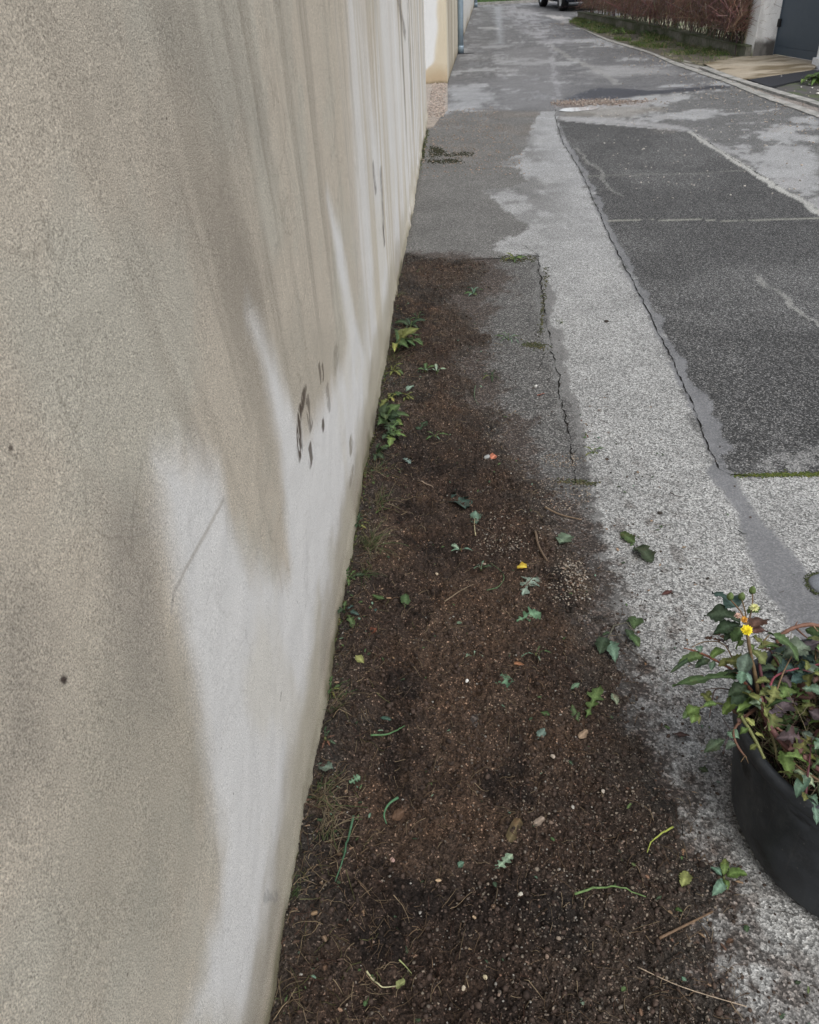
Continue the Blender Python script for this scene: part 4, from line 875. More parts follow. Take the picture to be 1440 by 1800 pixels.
strand([(1150, 924), (1172, 925), (1184, 922)], .0012, (.12, .11, .10), 'straw', 'hair-thin straw on the light paving above the green leaves', 'straw', TW)

# ---- stones
_t = (1 + 5 ** .5) / 2
ICO = np.array([(-1, _t, 0), (1, _t, 0), (-1, -_t, 0), (1, -_t, 0), (0, -1, _t), (0, 1, _t), (0, -1, -_t), (0, 1, -_t), (_t, 0, -1), (_t, 0, 1), (-_t, 0, -1), (-_t, 0, 1)]) / math.sqrt(1 + _t * _t)
ICF = np.array([(0, 11, 5), (0, 5, 1), (0, 1, 7), (0, 7, 10), (0, 10, 11), (1, 5, 9), (5, 11, 4), (11, 10, 2), (10, 7, 6), (7, 1, 8), (3, 9, 4), (3, 4, 2), (3, 2, 6), (3, 6, 8), (3, 8, 9), (4, 9, 5), (2, 4, 11), (6, 2, 10), (8, 6, 7), (9, 8, 1)])
def rocks(name, pts, size, cols, mat, flat=.65, kind=None, label=None, cat=None):
    pts = np.asarray(pts); n = len(pts); V = np.tile(ICO[None], (n, 1, 1)) * (1 + nr.uniform(-.28, .28, (n, 12, 1)))
    V *= (np.array([1, 1, flat])[None, None] * nr.uniform(.7, 1.3, (n, 1, 3))); a = nr.uniform(0, 6.28, n); ca, sa = np.cos(a)[:, None], np.sin(a)[:, None]
    x = V[:, :, 0] * ca - V[:, :, 1] * sa; y = V[:, :, 0] * sa + V[:, :, 1] * ca; V = np.stack([x, y, V[:, :, 2]], 2) * np.asarray(size)[:, None, None] + pts[:, None]
    f = (ICF[None] + (np.arange(n) * 12)[:, None, None]).reshape(-1, 3); c = np.repeat(np.asarray(cols)[:, None], 12, 1).reshape(-1, 3)
    o = mesh_np(name, V.reshape(-1, 3), f, mat, False, {'Col': c}); return tag(o, label, cat, None, kind)
def stone_cols(n, mul=1.0):
    P = np.array([(.28, .24, .19), (.20, .17, .14), (.34, .28, .22), (.14, .12, .10), (.30, .22, .17), (.40, .38, .34), (.10, .08, .065), (.22, .13, .09)]); w = [.2, .2, .15, .15, .1, .08, .09, .03]
    return P[nr.choice(len(P), n, p=w)] * nr.uniform(.75, 1.15, (n, 1)) * mul
pts = []; sz = []
while len(pts) < 7000:
    y = .45 + 4.5 * nr.rand() ** 1.7; x = nr.uniform(-.33, .60); g_ = ge(x, y)
    dens = ss(-.05, .05, np.array(g_)) * (.16 + .84 * ss(-.15, .30, np.array(x)) * ss(1.7, .9, np.array(y)) + .25 * ss(.0, .3, np.array(x)))
    if nr.rand() > dens: continue
    s_ = .0011 + .0022 * nr.rand() ** 3.0 + (.003 * nr.rand() if nr.rand() < .025 else 0); pts.append((x, y, gz(x, y) + s_ * .25)); sz.append(s_)
cg = stone_cols(len(pts), .62)
rocks('grit', pts, sz, cg, MAT['stone'], kind='stuff', label='fine pale grit and small stones scattered in the dark soil', cat='gravel')
pts = []; sz = []
while len(pts) < 9000:
    y = .45 + 4.4 * nr.rand() ** 1.5; x = nr.uniform(-.33, .56); g_ = ge(x, y)
    if nr.rand() > float(ss(-.08, .06, np.array(g_))): continue
    if vn(np.array([x * 14]), np.array([y * 14]), 9)[0] < .35 and nr.rand() < .7: continue
    s_ = .0012 + .0050 * nr.rand() ** 3.2; pts.append((x, y, gz(x, y) + s_ * .15)); sz.append(s_)
cr = np.array([.046, .032, .025])[None] * nr.uniform(.5, 1.45, (len(pts), 1))
rocks('soil_lumps', pts, sz, cr, MAT['stone'], .8, kind='stuff', label='crumbly lumps of the dug-over dark soil', cat='soil')
# little heaps of gravel by the seam
pts = []; sz = []
for (cx_, cy_, rx_, ry_, n_) in [(1008, 1012, 22, 30, 150), (1000, 1050, 40, 16, 110), (990, 1030, 44, 44, 90), (985, 868, 55, 30, 220), (1000, 1008, 26, 14, 90), (880, 965, 45, 18, 110), (990, 810, 40, 14, 140), (868, 772, 20, 22, 50), (900, 940, 60, 40, 90)]:
    for _ in range(n_):
        a = nr.uniform(0, 6.28); r_ = nr.rand() ** .5; p = G(cx_ + rx_ * r_ * math.cos(a), cy_ + ry_ * r_ * math.sin(a)); s_ = nr.uniform(.0015, .0034); pts.append((p[0], p[1], gz(p[0], p[1]) + s_ * .4)); sz.append(s_)
rocks('gravel', pts, sz, stone_cols(len(pts), .85), MAT['stone'], kind='stuff', label='small heaps of sandy gravel at the right edge of the soil', cat='gravel')
# grit on the paving and in the far trench and gutter
pts = []; sz = []; cc = []
for _ in range(1500):
    q = nr.normal(1040, 45); p = G(q, 181 + nr.normal(0, 2.4) - .02 * (q - 1000)); s_ = .004 + .010 * nr.rand() ** 2
    if q < 968: continue
    pts.append((p[0], p[1], s_ * .35)); sz.append(s_); cc.append(np.array([(.27, .21, .175), (.19, .155, .13), (.31, .27, .235)][nr.randint(3)]) * nr.uniform(.5, 1.2))
for _ in range(1000):
    i = nr.randint(0, len(kl) - 1); q = nr.rand(); p = kl[i] * (1 - q) + kl[i + 1] * q; p = p + np.array([nr.normal(-.1, .35), 0]); s_ = nr.uniform(.004, .011); pts.append((p[0], p[1], s_ * .4 + .008)); sz.append(s_); cc.append(np.array([.34, .29, .24]) * nr.uniform(.6, 1.3))
for _ in range(700):
    y = nr.uniform(7, 10.5); x = nr.uniform(-.33, .6 - .05 * (y - 7)); s_ = nr.uniform(.003, .008); pts.append((x, y, s_ * .4)); sz.append(s_); cc.append(np.array([.32, .25, .2]) * nr.uniform(.5, 1.3))
for _ in range(900):
    y = nr.uniform(9.9, 12.8); x = nr.uniform(-.34, -.15); s_ = nr.uniform(.005, .013); pts.append((x, y, s_ * .4 + .005)); sz.append(s_); cc.append(np.array([.36, .30, .255]) * nr.uniform(.5, 1.3))
for _ in range(260):
    p = nr.uniform(5, 9), 0; y = nr.uniform(6, 11); x = nr.uniform(1.3, 3.2); s_ = nr.uniform(.004, .009); pts.append((x, y, s_ * .4)); sz.append(s_); cc.append(np.array([.42, .39, .35]) * nr.uniform(.6, 1.2))
for _ in range(60):
    y = nr.uniform(9.5, 11.9); x = nr.uniform(3.95, 5.0); s_ = nr.uniform(.008, .02); pts.append((x, y, .025)); sz.append(s_); cc.append(np.array([.6, .58, .54]) * nr.uniform(.6, 1.2))
rocks('loose_gravel', pts, sz, cc, MAT['stone'], kind='stuff', label='loose gravel along the kerb, the trench and the wall end', cat='gravel')
# soil crumbs on the paving
pts = []; sz = []
while len(pts) < 3400:
    y = .5 + 3.2 * nr.rand() ** 1.6; x = nr.uniform(-.33, .98); near = np.clip(1 - (x - .36) / .5, 0, 1) ** 2.2
    if ge(x, y) > .05 and nr.rand() > .35: continue
    if nr.rand() > near * (1.0 if y < 1.8 else .45) + .012: continue
    s_ = .0010 + .0030 * nr.rand() ** 2.5; pts.append((x, y, gz(x, y) + s_ * .4)); sz.append(s_)
cr = np.array([.045, .032, .025])[None] * nr.uniform(.5, 1.5, (len(pts), 1))
rocks('soil_crumbs', pts, sz, cr, MAT['stone'], kind='stuff', label='dark crumbs of soil spilled over the light paving', cat='soil')
def pebble(px, py, r, c, lab, name='pebble', cat='pebble', sq=(1, 1)):
    p = on(px, py); mb = bpy.data.meshes.new(name); n1 = 10; n2 = 14; V = []; rr = random.Random(int(px * 7 + py)); ph = rr.uniform(0, 6)
    m = MB(); prof = []; r = r * .85; c = tuple(q_ * .8 for q_ in c)
    for i in range(n1 + 1):
        a = math.pi * i / n1; prof.append((max(1e-5, r * math.sin(a)), -r * .6 * math.cos(a)))
    m.lathe(prof, 0, 0, 0, n2, c, wob=lambda th, z: .14 * math.sin(2 * th + ph) + .08 * math.sin(3 * th + z * 400) + .05 * math.sin(5 * th + ph))
    m.v = [(x * sq[0], y * sq[1], z) for x, y, z in m.v]; o = m.build(name, MAT['stone']); o.location = (p[0], p[1], p[2] + r * .35 - .003); o.rotation_euler = (rr.uniform(-.3, .3), rr.uniform(-.3, .3), rr.uniform(0, 3)); bpy.data.meshes.remove(mb)
    return tag(o, lab, cat, 'single pebbles on the soil')
pebble(856, 805, .0115, (.34, .35, .34), 'grey-white oval pebble on the upper soil, largest of the pebbles', sq=(1.2, .85))
pebble(942, 680, .0085, (.66, .65, .62), 'small white pebble on the dark strip near the seam')
pebble(821, 1198, .0055, (.75, .74, .70), 'tiny bright white pebble in the middle of the soil')
pebble(690, 1513, .0060, (.42, .28, .24), 'pink pebble on the soil near the wall')
pebble(955, 1455, .0068, (.36, .26, .18), 'tan pebble on the lower soil beside the tan leaf scrap')
pebble(915, 1573, .0055, (.55, .52, .44), 'cream pebble left of the long thin green blade')
pebble(853, 1719, .0050, (.55, .48, .32), 'yellowish pebble on the bottom soil')
pebble(815, 1738, .0048, (.48, .42, .32), 'buff pebble left of the yellowish one at the bottom')
pebble(972, 1331, .0062, (.40, .34, .28), 'beige pebble right of the soil middle, above the leaf scraps')
pebble(768, 1010, .0058, (.44, .36, .26), 'beige pebble beside the thin tan twig')
pebble(1007, 1420, .0048, (.42, .40, .36), 'light grey pebble in the lower right of the soil')
pebble(1060, 1392, .0052, (.45, .40, .34), 'pale pebble at the lower right edge of the soil')
for k, (px, py, r, lab) in enumerate([(1160, 903, .009, 'dark clod on the light paving above the green leaves'), (1244, 1018, .006, 'tiny dark clod on the light paving left of the tar band'), (1066, 566, .012, 'dark clod on the far light paving'), (1113, 922, .004, 'smallest dark clod, just left of the green leaves')]):
    pebble(px, py, r, (.05, .042, .035), lab, 'soil_clod', 'clod')

# ---- straw, roots and fine plant litter in the soil
def litter(name, n, fn, lab, cat, rmin, rmax, cols_, lmin, lmax, curl=.5):
    C_ = []; Rr = []; Cl = []
    k = 0
    while k < n:
        x, y = fn()
        if x < -.332: continue
        a = nr.uniform(0, 6.28); L = nr.uniform(lmin, lmax) * nr.rand() ** .7 + .006; cu = nr.normal(0, curl * .45); P = []; px, py = x, y; g0 = gz(x, y)
        lift = nr.uniform(0, .010) if nr.rand() < .25 else .001
        for i in range(6):
            s_ = i / 5; P.append((max(px, -.331), py, gz(px, py) + .0012 + lift * math.sin(math.pi * s_) + nr.uniform(0, .0015))); aa = a + cu * s_ * 3; px += math.cos(aa) * L / 5; py += math.sin(aa) * L / 5
        C_.append(P); Rr.append(nr.uniform(rmin, rmax)); Cl.append(np.array(cols_[nr.randint(len(cols_))]) * nr.uniform(.7, 1.2)); k += 1
    o = fast_tubes(name, C_, Rr, Cl, MAT['twig']); return tag(o, lab, cat, None, 'stuff')
def f_soil():
    while True:
        y = .5 + 4.3 * nr.rand() ** 1.5; x = nr.uniform(-.33, .55)
        if ge(x, y) > -.04: return x, y
def f_wall():
    while True:
        y = .6 + 3.5 * nr.rand() ** 1.3; x = -.33 + abs(nr.normal(0, .09)); 
        if nr.rand() < .35 + .65 * (vn(np.array([y * 3.1]), np.array([0.]), 5)[0] > .5): return x, y
DR = [(.15, .105, .068), (.11, .078, .05), (.07, .04, .03), (.22, .17, .11), (.08, .055, .038), (.06, .04, .03)]
litter('root_litter', 3600, f_soil, 'fine dry roots and stalks mixed into the soil', 'plant litter', .00035, .0009, DR, .012, .055)
litter('dry_stalks', 1000, f_wall, 'matted dry grass stalks lying along the wall foot', 'plant litter', .0004, .0011, DR + [(.10, .10, .045)], .02, .07)
def f_pave():
    y = .6 + 2.4 * nr.rand(); return .45 + abs(nr.normal(0, .18)), y
litter('paving_litter', 160, f_pave, 'stray bits of root on the light paving', 'plant litter', .0004, .0010, [(.10, .07, .05), (.06, .045, .035)], .008, .035)

mb = MB(); 
for i in range(700):
    if i < 300: x, y = f_soil()
    elif i < 560: x, y = f_wall()
    else: x, y = f_pave()
    a = rnd.uniform(0, 6.28); L = rnd.uniform(.004, .015); z = gz(x, y) + .002; q = rnd.random()
    c_ = GREEN['mid'] if q < .22 else (GREEN['teal'] if q < .32 else (GREEN['dark'] if q < .5 else rnd.choice([(.09, .055, .035), (.14, .09, .055), (.06, .04, .03), (.20, .14, .09)])))
    leaf_mesh(mb, (x, y, z), (x + math.cos(a) * L, y + math.sin(a) * L, z + rnd.uniform(-.001, .004)), rnd.uniform(.3, .8), rnd.choice(['chip', 'oval', 'lobed']), col_var(c_, .25), fold=rnd.uniform(-.3, .4), seed=3000 + i)
tag(mb.build('leaf_fragments', MAT['leaf']), 'small shredded bits of leaf mixed into the soil', 'plant litter', None, 'stuff')

# ---- living weeds
def rosette(cx, cy, n, L, w_, kind, cols_, lab, cat='weed', name='weed', grp='small weeds in the soil and joints', up=.5, spread=6.28, a0=0.0, seed=1, stem=False):
    rr = random.Random(seed); p = on(cx, cy, -.002); t = empty(name, tuple(p)); tag(t, lab, cat, grp)
    m = MB(); m.tube([(0, 0, -.004), (0, 0, .004), (0, 0, .010)], [.003, .003, .002], 6, (.10, .11, .04)); m.build('crown', MAT['stem'], t)
    for k in range(n):
        a = a0 + spread * (k + rr.uniform(-.3, .3)) / n; l = L * rr.uniform(.6, 1.1); el = rr.uniform(.1, up); q0 = p + np.array([math.cos(a) * .003, math.sin(a) * .003, .004]); q1 = p + np.array([math.cos(a) * l * math.cos(el), math.sin(a) * l * math.cos(el), .004 + l * math.sin(el)])
        if q1[0] < -.325: q1[0] = -.325 + rr.uniform(0, .01); q1[2] += .3 * l
        leaf_part(t, p, q0, q1, w_ * rr.uniform(.8, 1.2), kind, col_var(GREEN[rr.choice(cols_)]), fold=.2, droop=.3, roll=rr.uniform(-.4, .4))
    return t
def grass_tuft(cx, cy, n, L, cols_, lab, seed, dry=.3, spread=.012, cat='grass tuft', bias=(0, 0)):
    rr = random.Random(seed); p = on(cx, cy, -.002); C_ = []; Rr = []; Cl = []
    for k in range(n):
        a = rr.uniform(0, 6.28); l = L * rr.uniform(.4, 1.0); el = rr.uniform(.2, 1.3); d = np.array([math.cos(a) * math.cos(el) + bias[0], math.sin(a) * math.cos(el) + bias[1], math.sin(el)]); o_ = p + np.array([rr.gauss(0, spread), rr.gauss(0, spread * 1.6), 0]); P = []
        for s_ in (0, .25, .5, .75, 1): q = o_ + d * l * s_ - np.array([0, 0, .75 * l * s_ * s_ * math.cos(el)]); q[0] = max(q[0], -.329); q[2] = max(q[2], gz(q[0], q[1]) + .001); P.append(q)
        C_.append(P); Rr.append(rr.uniform(.0006, .0014)); Cl.append(col_var(cols_[rr.randrange(len(cols_))] if rr.random() > dry else (.14, .11, .07), .2))
    o = fast_tubes('grass_tuft', C_, Rr, Cl, MAT['stem'], off=tuple(p)); o.location = tuple(p); return tag(o, lab, cat, 'tufts along the wall foot')
rosette(700, 612, 9, .13, .30, 'tooth', ['mid', 'olive', 'yellow'], 'straggly yellow-green weed at the wall foot, upper end of the soil', seed=3, spread=3.6, a0=-1.6, up=.9)
rosette(722, 605, 7, .09, .40, 'lobed', ['dark', 'mid'], 'dark green weed right beside the straggly yellow-green one', seed=4, up=.5)
rosette(722, 575, 6, .08, .35, 'tooth', ['dark', 'mid'], 'small dark weed just above the straggly one at the wall', seed=5, up=.6)
rosette(678, 745, 12, .10, .50, 'tooth', ['mid', 'bright', 'dark'], 'lushest bright green weed at the wall foot', seed=6, spread=4.0, a0=-1.8, up=1.0)
rosette(684, 770, 9, .085, .5, 'lobed', ['mid', 'bright', 'dark'], 'green weed directly below the lushest one at the wall', seed=7, spread=4.0, a0=-1.9, up=.8)
rosette(682, 705, 7, .085, .30, 'lobed', ['olive', 'yellow', 'mid'], 'yellowish weed directly above the lushest one at the wall', seed=8, spread=3.6, a0=-1.7, up=1.1)
rosette(662, 800, 6, .06, .4, 'lobed', ['dark', 'mid'], 'low dark weed at the wall below the lush ones', seed=9, spread=3.4, a0=-1.6, up=.8)
rosette(894, 598, 9, .075, .16, 'lobed', ['teal', 'mid', 'grey'], 'star-shaped grey-green weed alone on the dark strip', seed=10, up=.5)
rosette(833, 518, 6, .06, .4, 'tooth', ['mid', 'teal'], 'small weed in the far soil heap', seed=11, up=.7)
rosette(748, 652, 4, .055, .35, 'tooth', ['mid', 'teal'], 'tiny two-leaved weed on the upper soil left of centre', seed=12, up=.7)
rosette(768, 655, 4, .05, .35, 'tooth', ['pale', 'mid'], 'tiny pale weed right of the two-leaved one', seed=13, up=.7)
rosette(766, 768, 5, .055, .25, 'lobed', ['teal', 'mid', 'olive'], 'sprig of narrow leaves right of the lush wall weeds', seed=14, up=.5)
rosette(865, 663, 7, .06, .25, 'lobed', ['dark', 'olive'], 'flat dark green weed at the edge of the dark strip', seed=15, up=.3)
rosette(833, 1156, 5, .03, .35, 'lobed', ['teal', 'pale'], 'tiny pale sprig above the bright white pebble', seed=16, up=.6)
rosette(942, 1152, 4, .04, .22, 'lobed', ['teal', 'mid'], 'thin sprig of narrow leaves right of centre on the soil', seed=17, up=.3)
rosette(810, 968, 5, .04, .30, 'tooth', ['pale', 'teal', 'brown'], 'curled pale sprig left of the pinkish scrap', seed=18, up=.5)
rosette(1272, 1545, 5, .045, .55, 'tooth', ['mid', 'bright', 'teal'], 'green sprig of toothed leaves at the foot of the black tub', seed=19, up=.5)
rosette(1043, 797, 7, .045, .25, 'lobed', ['olive', 'mid', 'dark'], 'small mossy weed on the light paving', seed=20, up=.6)
rosette(905, 458, 8, .07, .3, 'lobed', ['mid', 'olive', 'bright'], 'small weed in the crack at the far corner of the dark strip', seed=21, up=.6)
rosette(988, 568, 4, .03, .3, 'lobed', ['dark', 'olive'], 'scrap of dark weed on the far light paving', seed=22, up=.4)
rosette(1030, 765, 4, .03, .3, 'lobed', ['dark', 'brown'], 'scrap of dark weed beside the mossy one', seed=23, up=.4)
for k, (px, py, L, cs_, lab) in enumerate([(628, 925, .05, ['dark', 'olive'], 'low ragged weed at the wall beside the largest grass tuft'), (612, 1020, .045, ['mid', 'dark'], 'small dark weed at the wall foot just below the thin tuft'), (606, 1082, .06, ['blue', 'dark', 'mid'], 'dark bluish weed at the wall where the long dark leaf starts'), (583, 1215, .035, ['olive', 'mid'], 'tiny olive weed at the wall above the reddish dry tuft'), (572, 1300, .035, ['dark', 'brown'], 'tiny wilted weed at the wall between two dry tufts'), (735, 560, .05, ['mid', 'dark'], 'little weed on the far soil near the wall, uppermost but one'), (715, 700, .035, ['pale', 'olive'], 'tiny pale weed right of the yellowish one at the wall'), (690, 655, .06, ['olive', 'mid'], 'olive weed at the wall between straggly and yellowish ones'), (846, 1000, .03, ['dark', 'teal'], 'tiny dark weed beside the pinkish scrap')]):
    rosette(px, py, 6, L, .3, 'lobed', cs_, lab, seed=70 + k, spread=4.0 if px < 720 else 6.28, a0=-1.8, up=.7)
# sprig with big leaves on the seam
t = empty('pulled_sprig', tuple(on(1085, 1135))); p = on(1085, 1135); tag(t, 'pulled sprig with round green leaves lying between soil and light paving', 'weed', 'pulled weeds lying about')
m = MB(); m.tube([on(1066, 1130, .006), on(1078, 1108, .016), on(1100, 1104, .02), on(1116, 1118, .012)], [.0022, .002, .0018, .0015], 6, (.09, .085, .06)); m.tube([on(1078, 1108, .014), on(1090, 1128, .008), on(1110, 1146, .005), on(1134, 1162, .003)], [.002, .0018, .0015, .001], 6, (.07, .06, .05)); rel(m, p); m.build('stem', MAT['stem'], t)
for a_, b_2, w_, kd, c_ in [((1114, 1112), (1118, 1088), .75, 'oval', 'mid'), ((1104, 1122), (1124, 1140), .6, 'oval', 'mid'), ((1098, 1112), (1112, 1128), .6, 'oval', 'dark'), ((1068, 1130), (1082, 1166), .45, 'tooth', 'teal'), ((1064, 1126), (1054, 1152), .6, 'tooth', 'dark'), ((1072, 1118), (1058, 1122), .6, 'tooth', 'dark'), ((1120, 1105), (1100, 1094), .5, 'oval', 'mid')]:
    leaf_part(t, p, on(*a_, .012), on(*b_2, .010), w_, kd, col_var(GREEN[c_]), fold=.25, droop=.2)
GC = [(.04, .07, .022), (.06, .08, .03), (.09, .085, .04)]
for k, (px, py, n, L, lab) in enumerate([(668, 882, 46, .10, 'dry brown grass tuft at the wall foot beside the oval leaf'), (650, 955, 80, .11, 'largest olive grass tuft at the wall foot'), (640, 1012, 30, .08, 'thin grass tuft just below the largest one'), (592, 1240, 36, .07, 'small reddish dry tuft at the wall foot, middle of the photo'), (566, 1400, 60, .08, 'dry straw-coloured tuft at the wall foot below the pale leaf'), (575, 1455, 50, .07, 'lowest dry tuft at the wall foot, near the long blade'), (592, 1215, 22, .05, 'tiny green tuft above the reddish dry one'), (690, 632, 40, .10, 'fine green tuft at the wall below the straggly weed'), (700, 520, 26, .08, 'small tuft at the wall near the far end of the soil'), (655, 830, 36, .07, 'low green tuft at the wall below the lush weeds'), (520, 1560, 26, .05, 'sparse tuft at the wall foot near the bottom')]):
    grass_tuft(px, py, n, L, GC, lab, 50 + k, dry=.65 if 'dry' in lab else .3, bias=(.25, 0))
# ---- moss
def moss(name, spots, lab, n, r=(.0015, .004), c=(.075, .10, .02)):
    pts = []; sz = []; cc = []
    for _ in range(n):
        P, wd_ = spots[nr.randint(len(spots))]; q = nr.rand(); a, b_3 = np.array(P[0], float), np.array(P[1], float); p = a + (b_3 - a) * q; p = G(p[0] + nr.normal(0, wd_[0]), p[1] + nr.normal(0, wd_[1])); sc_ = p[1] ** .5 * .8
        s_ = nr.uniform(*r) * max(1, sc_); pts.append((max(p[0], -.335), p[1], gz(p[0], p[1]) + s_ * .3)); sz.append(s_); cc.append(np.array(c) * nr.uniform(.35, 1.35) * np.array([nr.uniform(.8, 1.3), 1, 1]))
    o = rocks(name, pts, sz, cc, MAT['stone'], .55, 'stuff', lab, 'moss')
moss('moss', [(((1290, 836), (1440, 834)), (4, 1.6)), (((1340, 835), (1440, 834)), (4, 2.0)), (((1440, 834), (1560, 834)), (4, 2.2))], 'green moss filling the joint at the near edge of the dark asphalt', 1500, (.0012, .0030))
moss('moss', [(((755, 274), (830, 271)), (3, 2.2)), (((750, 283), (812, 284)), (3, 2.2)), (((745, 250), (742, 275)), (2, 5)), (((760, 262), (775, 268)), (5, 3))], 'dark moss patches at the wall beyond the soil', 1300, (.0012, .0036), (.032, .034, .016))
moss('moss', [(((990, 845), (1040, 850)), (9, 2.5)), (((960, 470), (950, 590)), (3, 5)), (((880, 455), (940, 456)), (4, 3)), (((955, 610), (925, 605)), (6, 3))], 'thin moss and dirt in the broken seam right of the soil', 700, (.0015, .0035), (.06, .065, .03))
moss('moss', [(((560, 1260), (600, 1100)), (2, 6)), (((600, 1090), (690, 600)), (2, 6)), (((752, 225), (735, 300)), (2, 5))], 'green algae and moss along the wall foot', 900, (.0015, .004), (.07, .085, .03))
# ---- stone lid with mossy ring at the right edge
lc = G(1456, 1030); t = empty('utility_lid', (lc[0], lc[1], 0)); tag(t, 'small round grey stone lid ringed with moss, cut by the right photo edge', 'lid')
m = MB(); m.lathe([(.0001, .010), (.030, .010), (.046, .008), (.050, .003), (.050, -.004)], 0, 0, 0, 40, (.15, .16, .175), wob=lambda th, z: .04 * math.sin(3 * th)); m.build('lid_plate', MAT['stone'], t)
pts = []; sz = []
for _ in range(420): a = nr.uniform(0, 6.28); r_ = nr.normal(.056, .004); pts.append((r_ * math.cos(a), r_ * math.sin(a), .002)); sz.append(nr.uniform(.0012, .003))
o = rocks('moss_ring', pts, sz, np.array([.05, .06, .025])[None] * nr.uniform(.4, 1.6, (len(pts), 1)), MAT['stone'], .6); o.parent = t

# ---- verge grass and plants on the right
def blades(name, pts, hmin, hmax, cols_, w_, lab, kind='stuff', cat='grass', lean=.5, parent=None, off=(0, 0, 0)):
    C_ = []; Rr = []; Cl = []
    for p in pts:
        a = nr.uniform(0, 6.28); h_ = nr.uniform(hmin, hmax); l = nr.uniform(0, lean) * h_; C_.append([(p[0] + math.cos(a) * l * s_ * s_, p[1] + math.sin(a) * l * s_ * s_, p[2] + h_ * (s_ - .35 * s_ * s_ * (l / h_))) for s_ in (0, .35, .7, 1)]); Rr.append(w_ * nr.uniform(.6, 1.3)); Cl.append(np.array(cols_[nr.randint(len(cols_))]) * nr.uniform(.7, 1.35))
    o = fast_tubes(name, C_, Rr, Cl, MAT['stem'], parent, off=off); return tag(o, lab, cat, None, kind) if parent is None else o
pts = []
A = nr.uniform(2.5, 4.3, 60000); B = nr.uniform(13, 23.6, 60000); dd = sdist(A, B, VERGE); gg = fbm(A * 3, B * 2, 511, 4); nr_ok = (dd > .01) & (nr.rand(60000) < ss(.46, .62, gg) * .8 * ss(13.4, 17, B) + .02 + .35 * ss(19, 22, B))
for a, b_3 in zip(A[nr_ok], B[nr_ok]): pts.append((a, b_3, .02))
GG = [(.065, .13, .02), (.09, .14, .03), (.045, .08, .02), (.14, .14, .06), (.20, .17, .10)]
blades('grass', pts[:14000], .025, .085, GG, .004, 'thin green and yellow grass on the verge below the hedge', lean=1.2)
pts = []
for _ in range(5000): u = nr.uniform(-9, 18); v_ = abs(nr.normal(0, 1.6)) + .25; p = A0 + dk_ * u + nb * v_; pts.append((p[0], p[1], .02 + .9 * float(ss(0, 5, np.array(v_))) - .02))
blades('grass', pts, .08, .3, [(.05, .12, .015), (.07, .16, .02), (.03, .07, .015)], .012, 'lush grass on the far bank across the end of the lane', lean=1.0)
for k, (cx_, cy_, r_, lab) in enumerate([(1137, 66, .22, 'leafy green weed clump on the verge below the hedge middle'), (1088, 62, .2, 'yellow-green weed clump on the verge left of the leafy one'), (1030, 48, .2, 'dark weed clump at the far tip of the verge'), (1060, 56, .2, 'low dark weed clump second from the far tip of the verge'), (1432, 150, .26, 'bright green weed clump at the right photo edge by the gate')]):
    p = G(cx_, cy_); t = empty('weed_clump', (p[0], p[1], .02)); tag(t, lab, 'weed', 'weed clumps on the verge'); rr = random.Random(90 + k)
    for j in range(26):
        a = rr.uniform(0, 6.28); l = r_ * rr.uniform(.4, 1.0); el = rr.uniform(.15, 1.0); o0_ = np.array([rr.gauss(0, r_ * .35), rr.gauss(0, r_ * .35), 0]); q1 = o0_ + np.array([math.cos(a) * math.cos(el), math.sin(a) * math.cos(el), math.sin(el) * .8]) * l
        mb = MB(); leaf_mesh(mb, o0_, q1, .24, 'lobed' if k != 4 else 'blade', col_var(GREEN['bright' if (k in (1, 4) and rr.random() < .7) else 'mid'], .3), droop=.4, seed=900 + k * 40 + j); mb.build('leaf', MAT['leaf'], t)

# ================================================================== THE TUB
TX, TY, TH = .764, 1.078, .272; RT = .237; RB = .222
BX, BY, BR_ = .058, -.034, .268            # the soft tub is pushed askew: its foot sits wider and off centre
tub = empty('plant_tub', (TX, TY, 0)); tag(tub, 'black plastic builder tub full of pulled weeds, cut by the right photo edge', 'tub')
def tub_lathe(m, prof, k=180):
    """prof: (offset from the wall, height); the wall runs from the foot circle to the rim circle"""
    V = []; Fc = []
    for o_, z in prof:
        q = min(1, max(0, z / TH)); q = q ** .85; cx_ = BX * (1 - q); cy_ = BY * (1 - q); r0 = BR_ + (RT - BR_) * q
        for j in range(k):
            th = 2 * math.pi * j / k; rr_ = max(.0003, (r0 + o_) * (1 + .010 * math.sin(2 * th + 1) * q + .004 * math.sin(5 * th) * q + .003 * math.sin(9 * th + z * 20)) if o_ > -.2 else (.0003)); V.append((cx_ + rr_ * math.cos(th), cy_ + rr_ * math.sin(th), z))
    for i in range(len(prof) - 1):
        for j in range(k): Fc.append((i * k + j, i * k + (j + 1) % k, (i + 1) * k + (j + 1) % k, (i + 1) * k + j))
    m.add(V, Fc)
m = MB(); tub_lathe(m, [(-.25, .003), (-.03, .003), (-.014, .006), (-.005, .014), (0, .028), (.001, .07), (.001, .12), (0, .17), (0, .22), (0, TH - .022), (-.006, TH - .020), (-.006, .2), (-.006, .1), (-.006, .03), (-.03, .012), (-.25, .012)]); m.build('body', MAT['plastic'], tub)
m = MB(); tub_lathe(m, [(-.003, TH - .026), (.004, TH - .030), (.008, TH - .026), (.009, TH - .010), (.006, TH - .002), (.002, TH + .001), (-.006, TH - .001), (-.009, TH - .018)]); m.build('rim', MAT['plastic'], tub)
for th0 in (.35,):
    m = MB(); P = []
    for i in range(9): th = th0 - .30 + .60 * i / 8; b_3 = math.sin(math.pi * i / 8); P.append(((RT + .012 + .022 * b_3) * math.cos(th), (RT + .012 + .022 * b_3) * math.sin(th), TH - .012 - .006 * b_3))
    m.tube(P, .008, 10); m.build('handle', MAT['plastic'], tub)
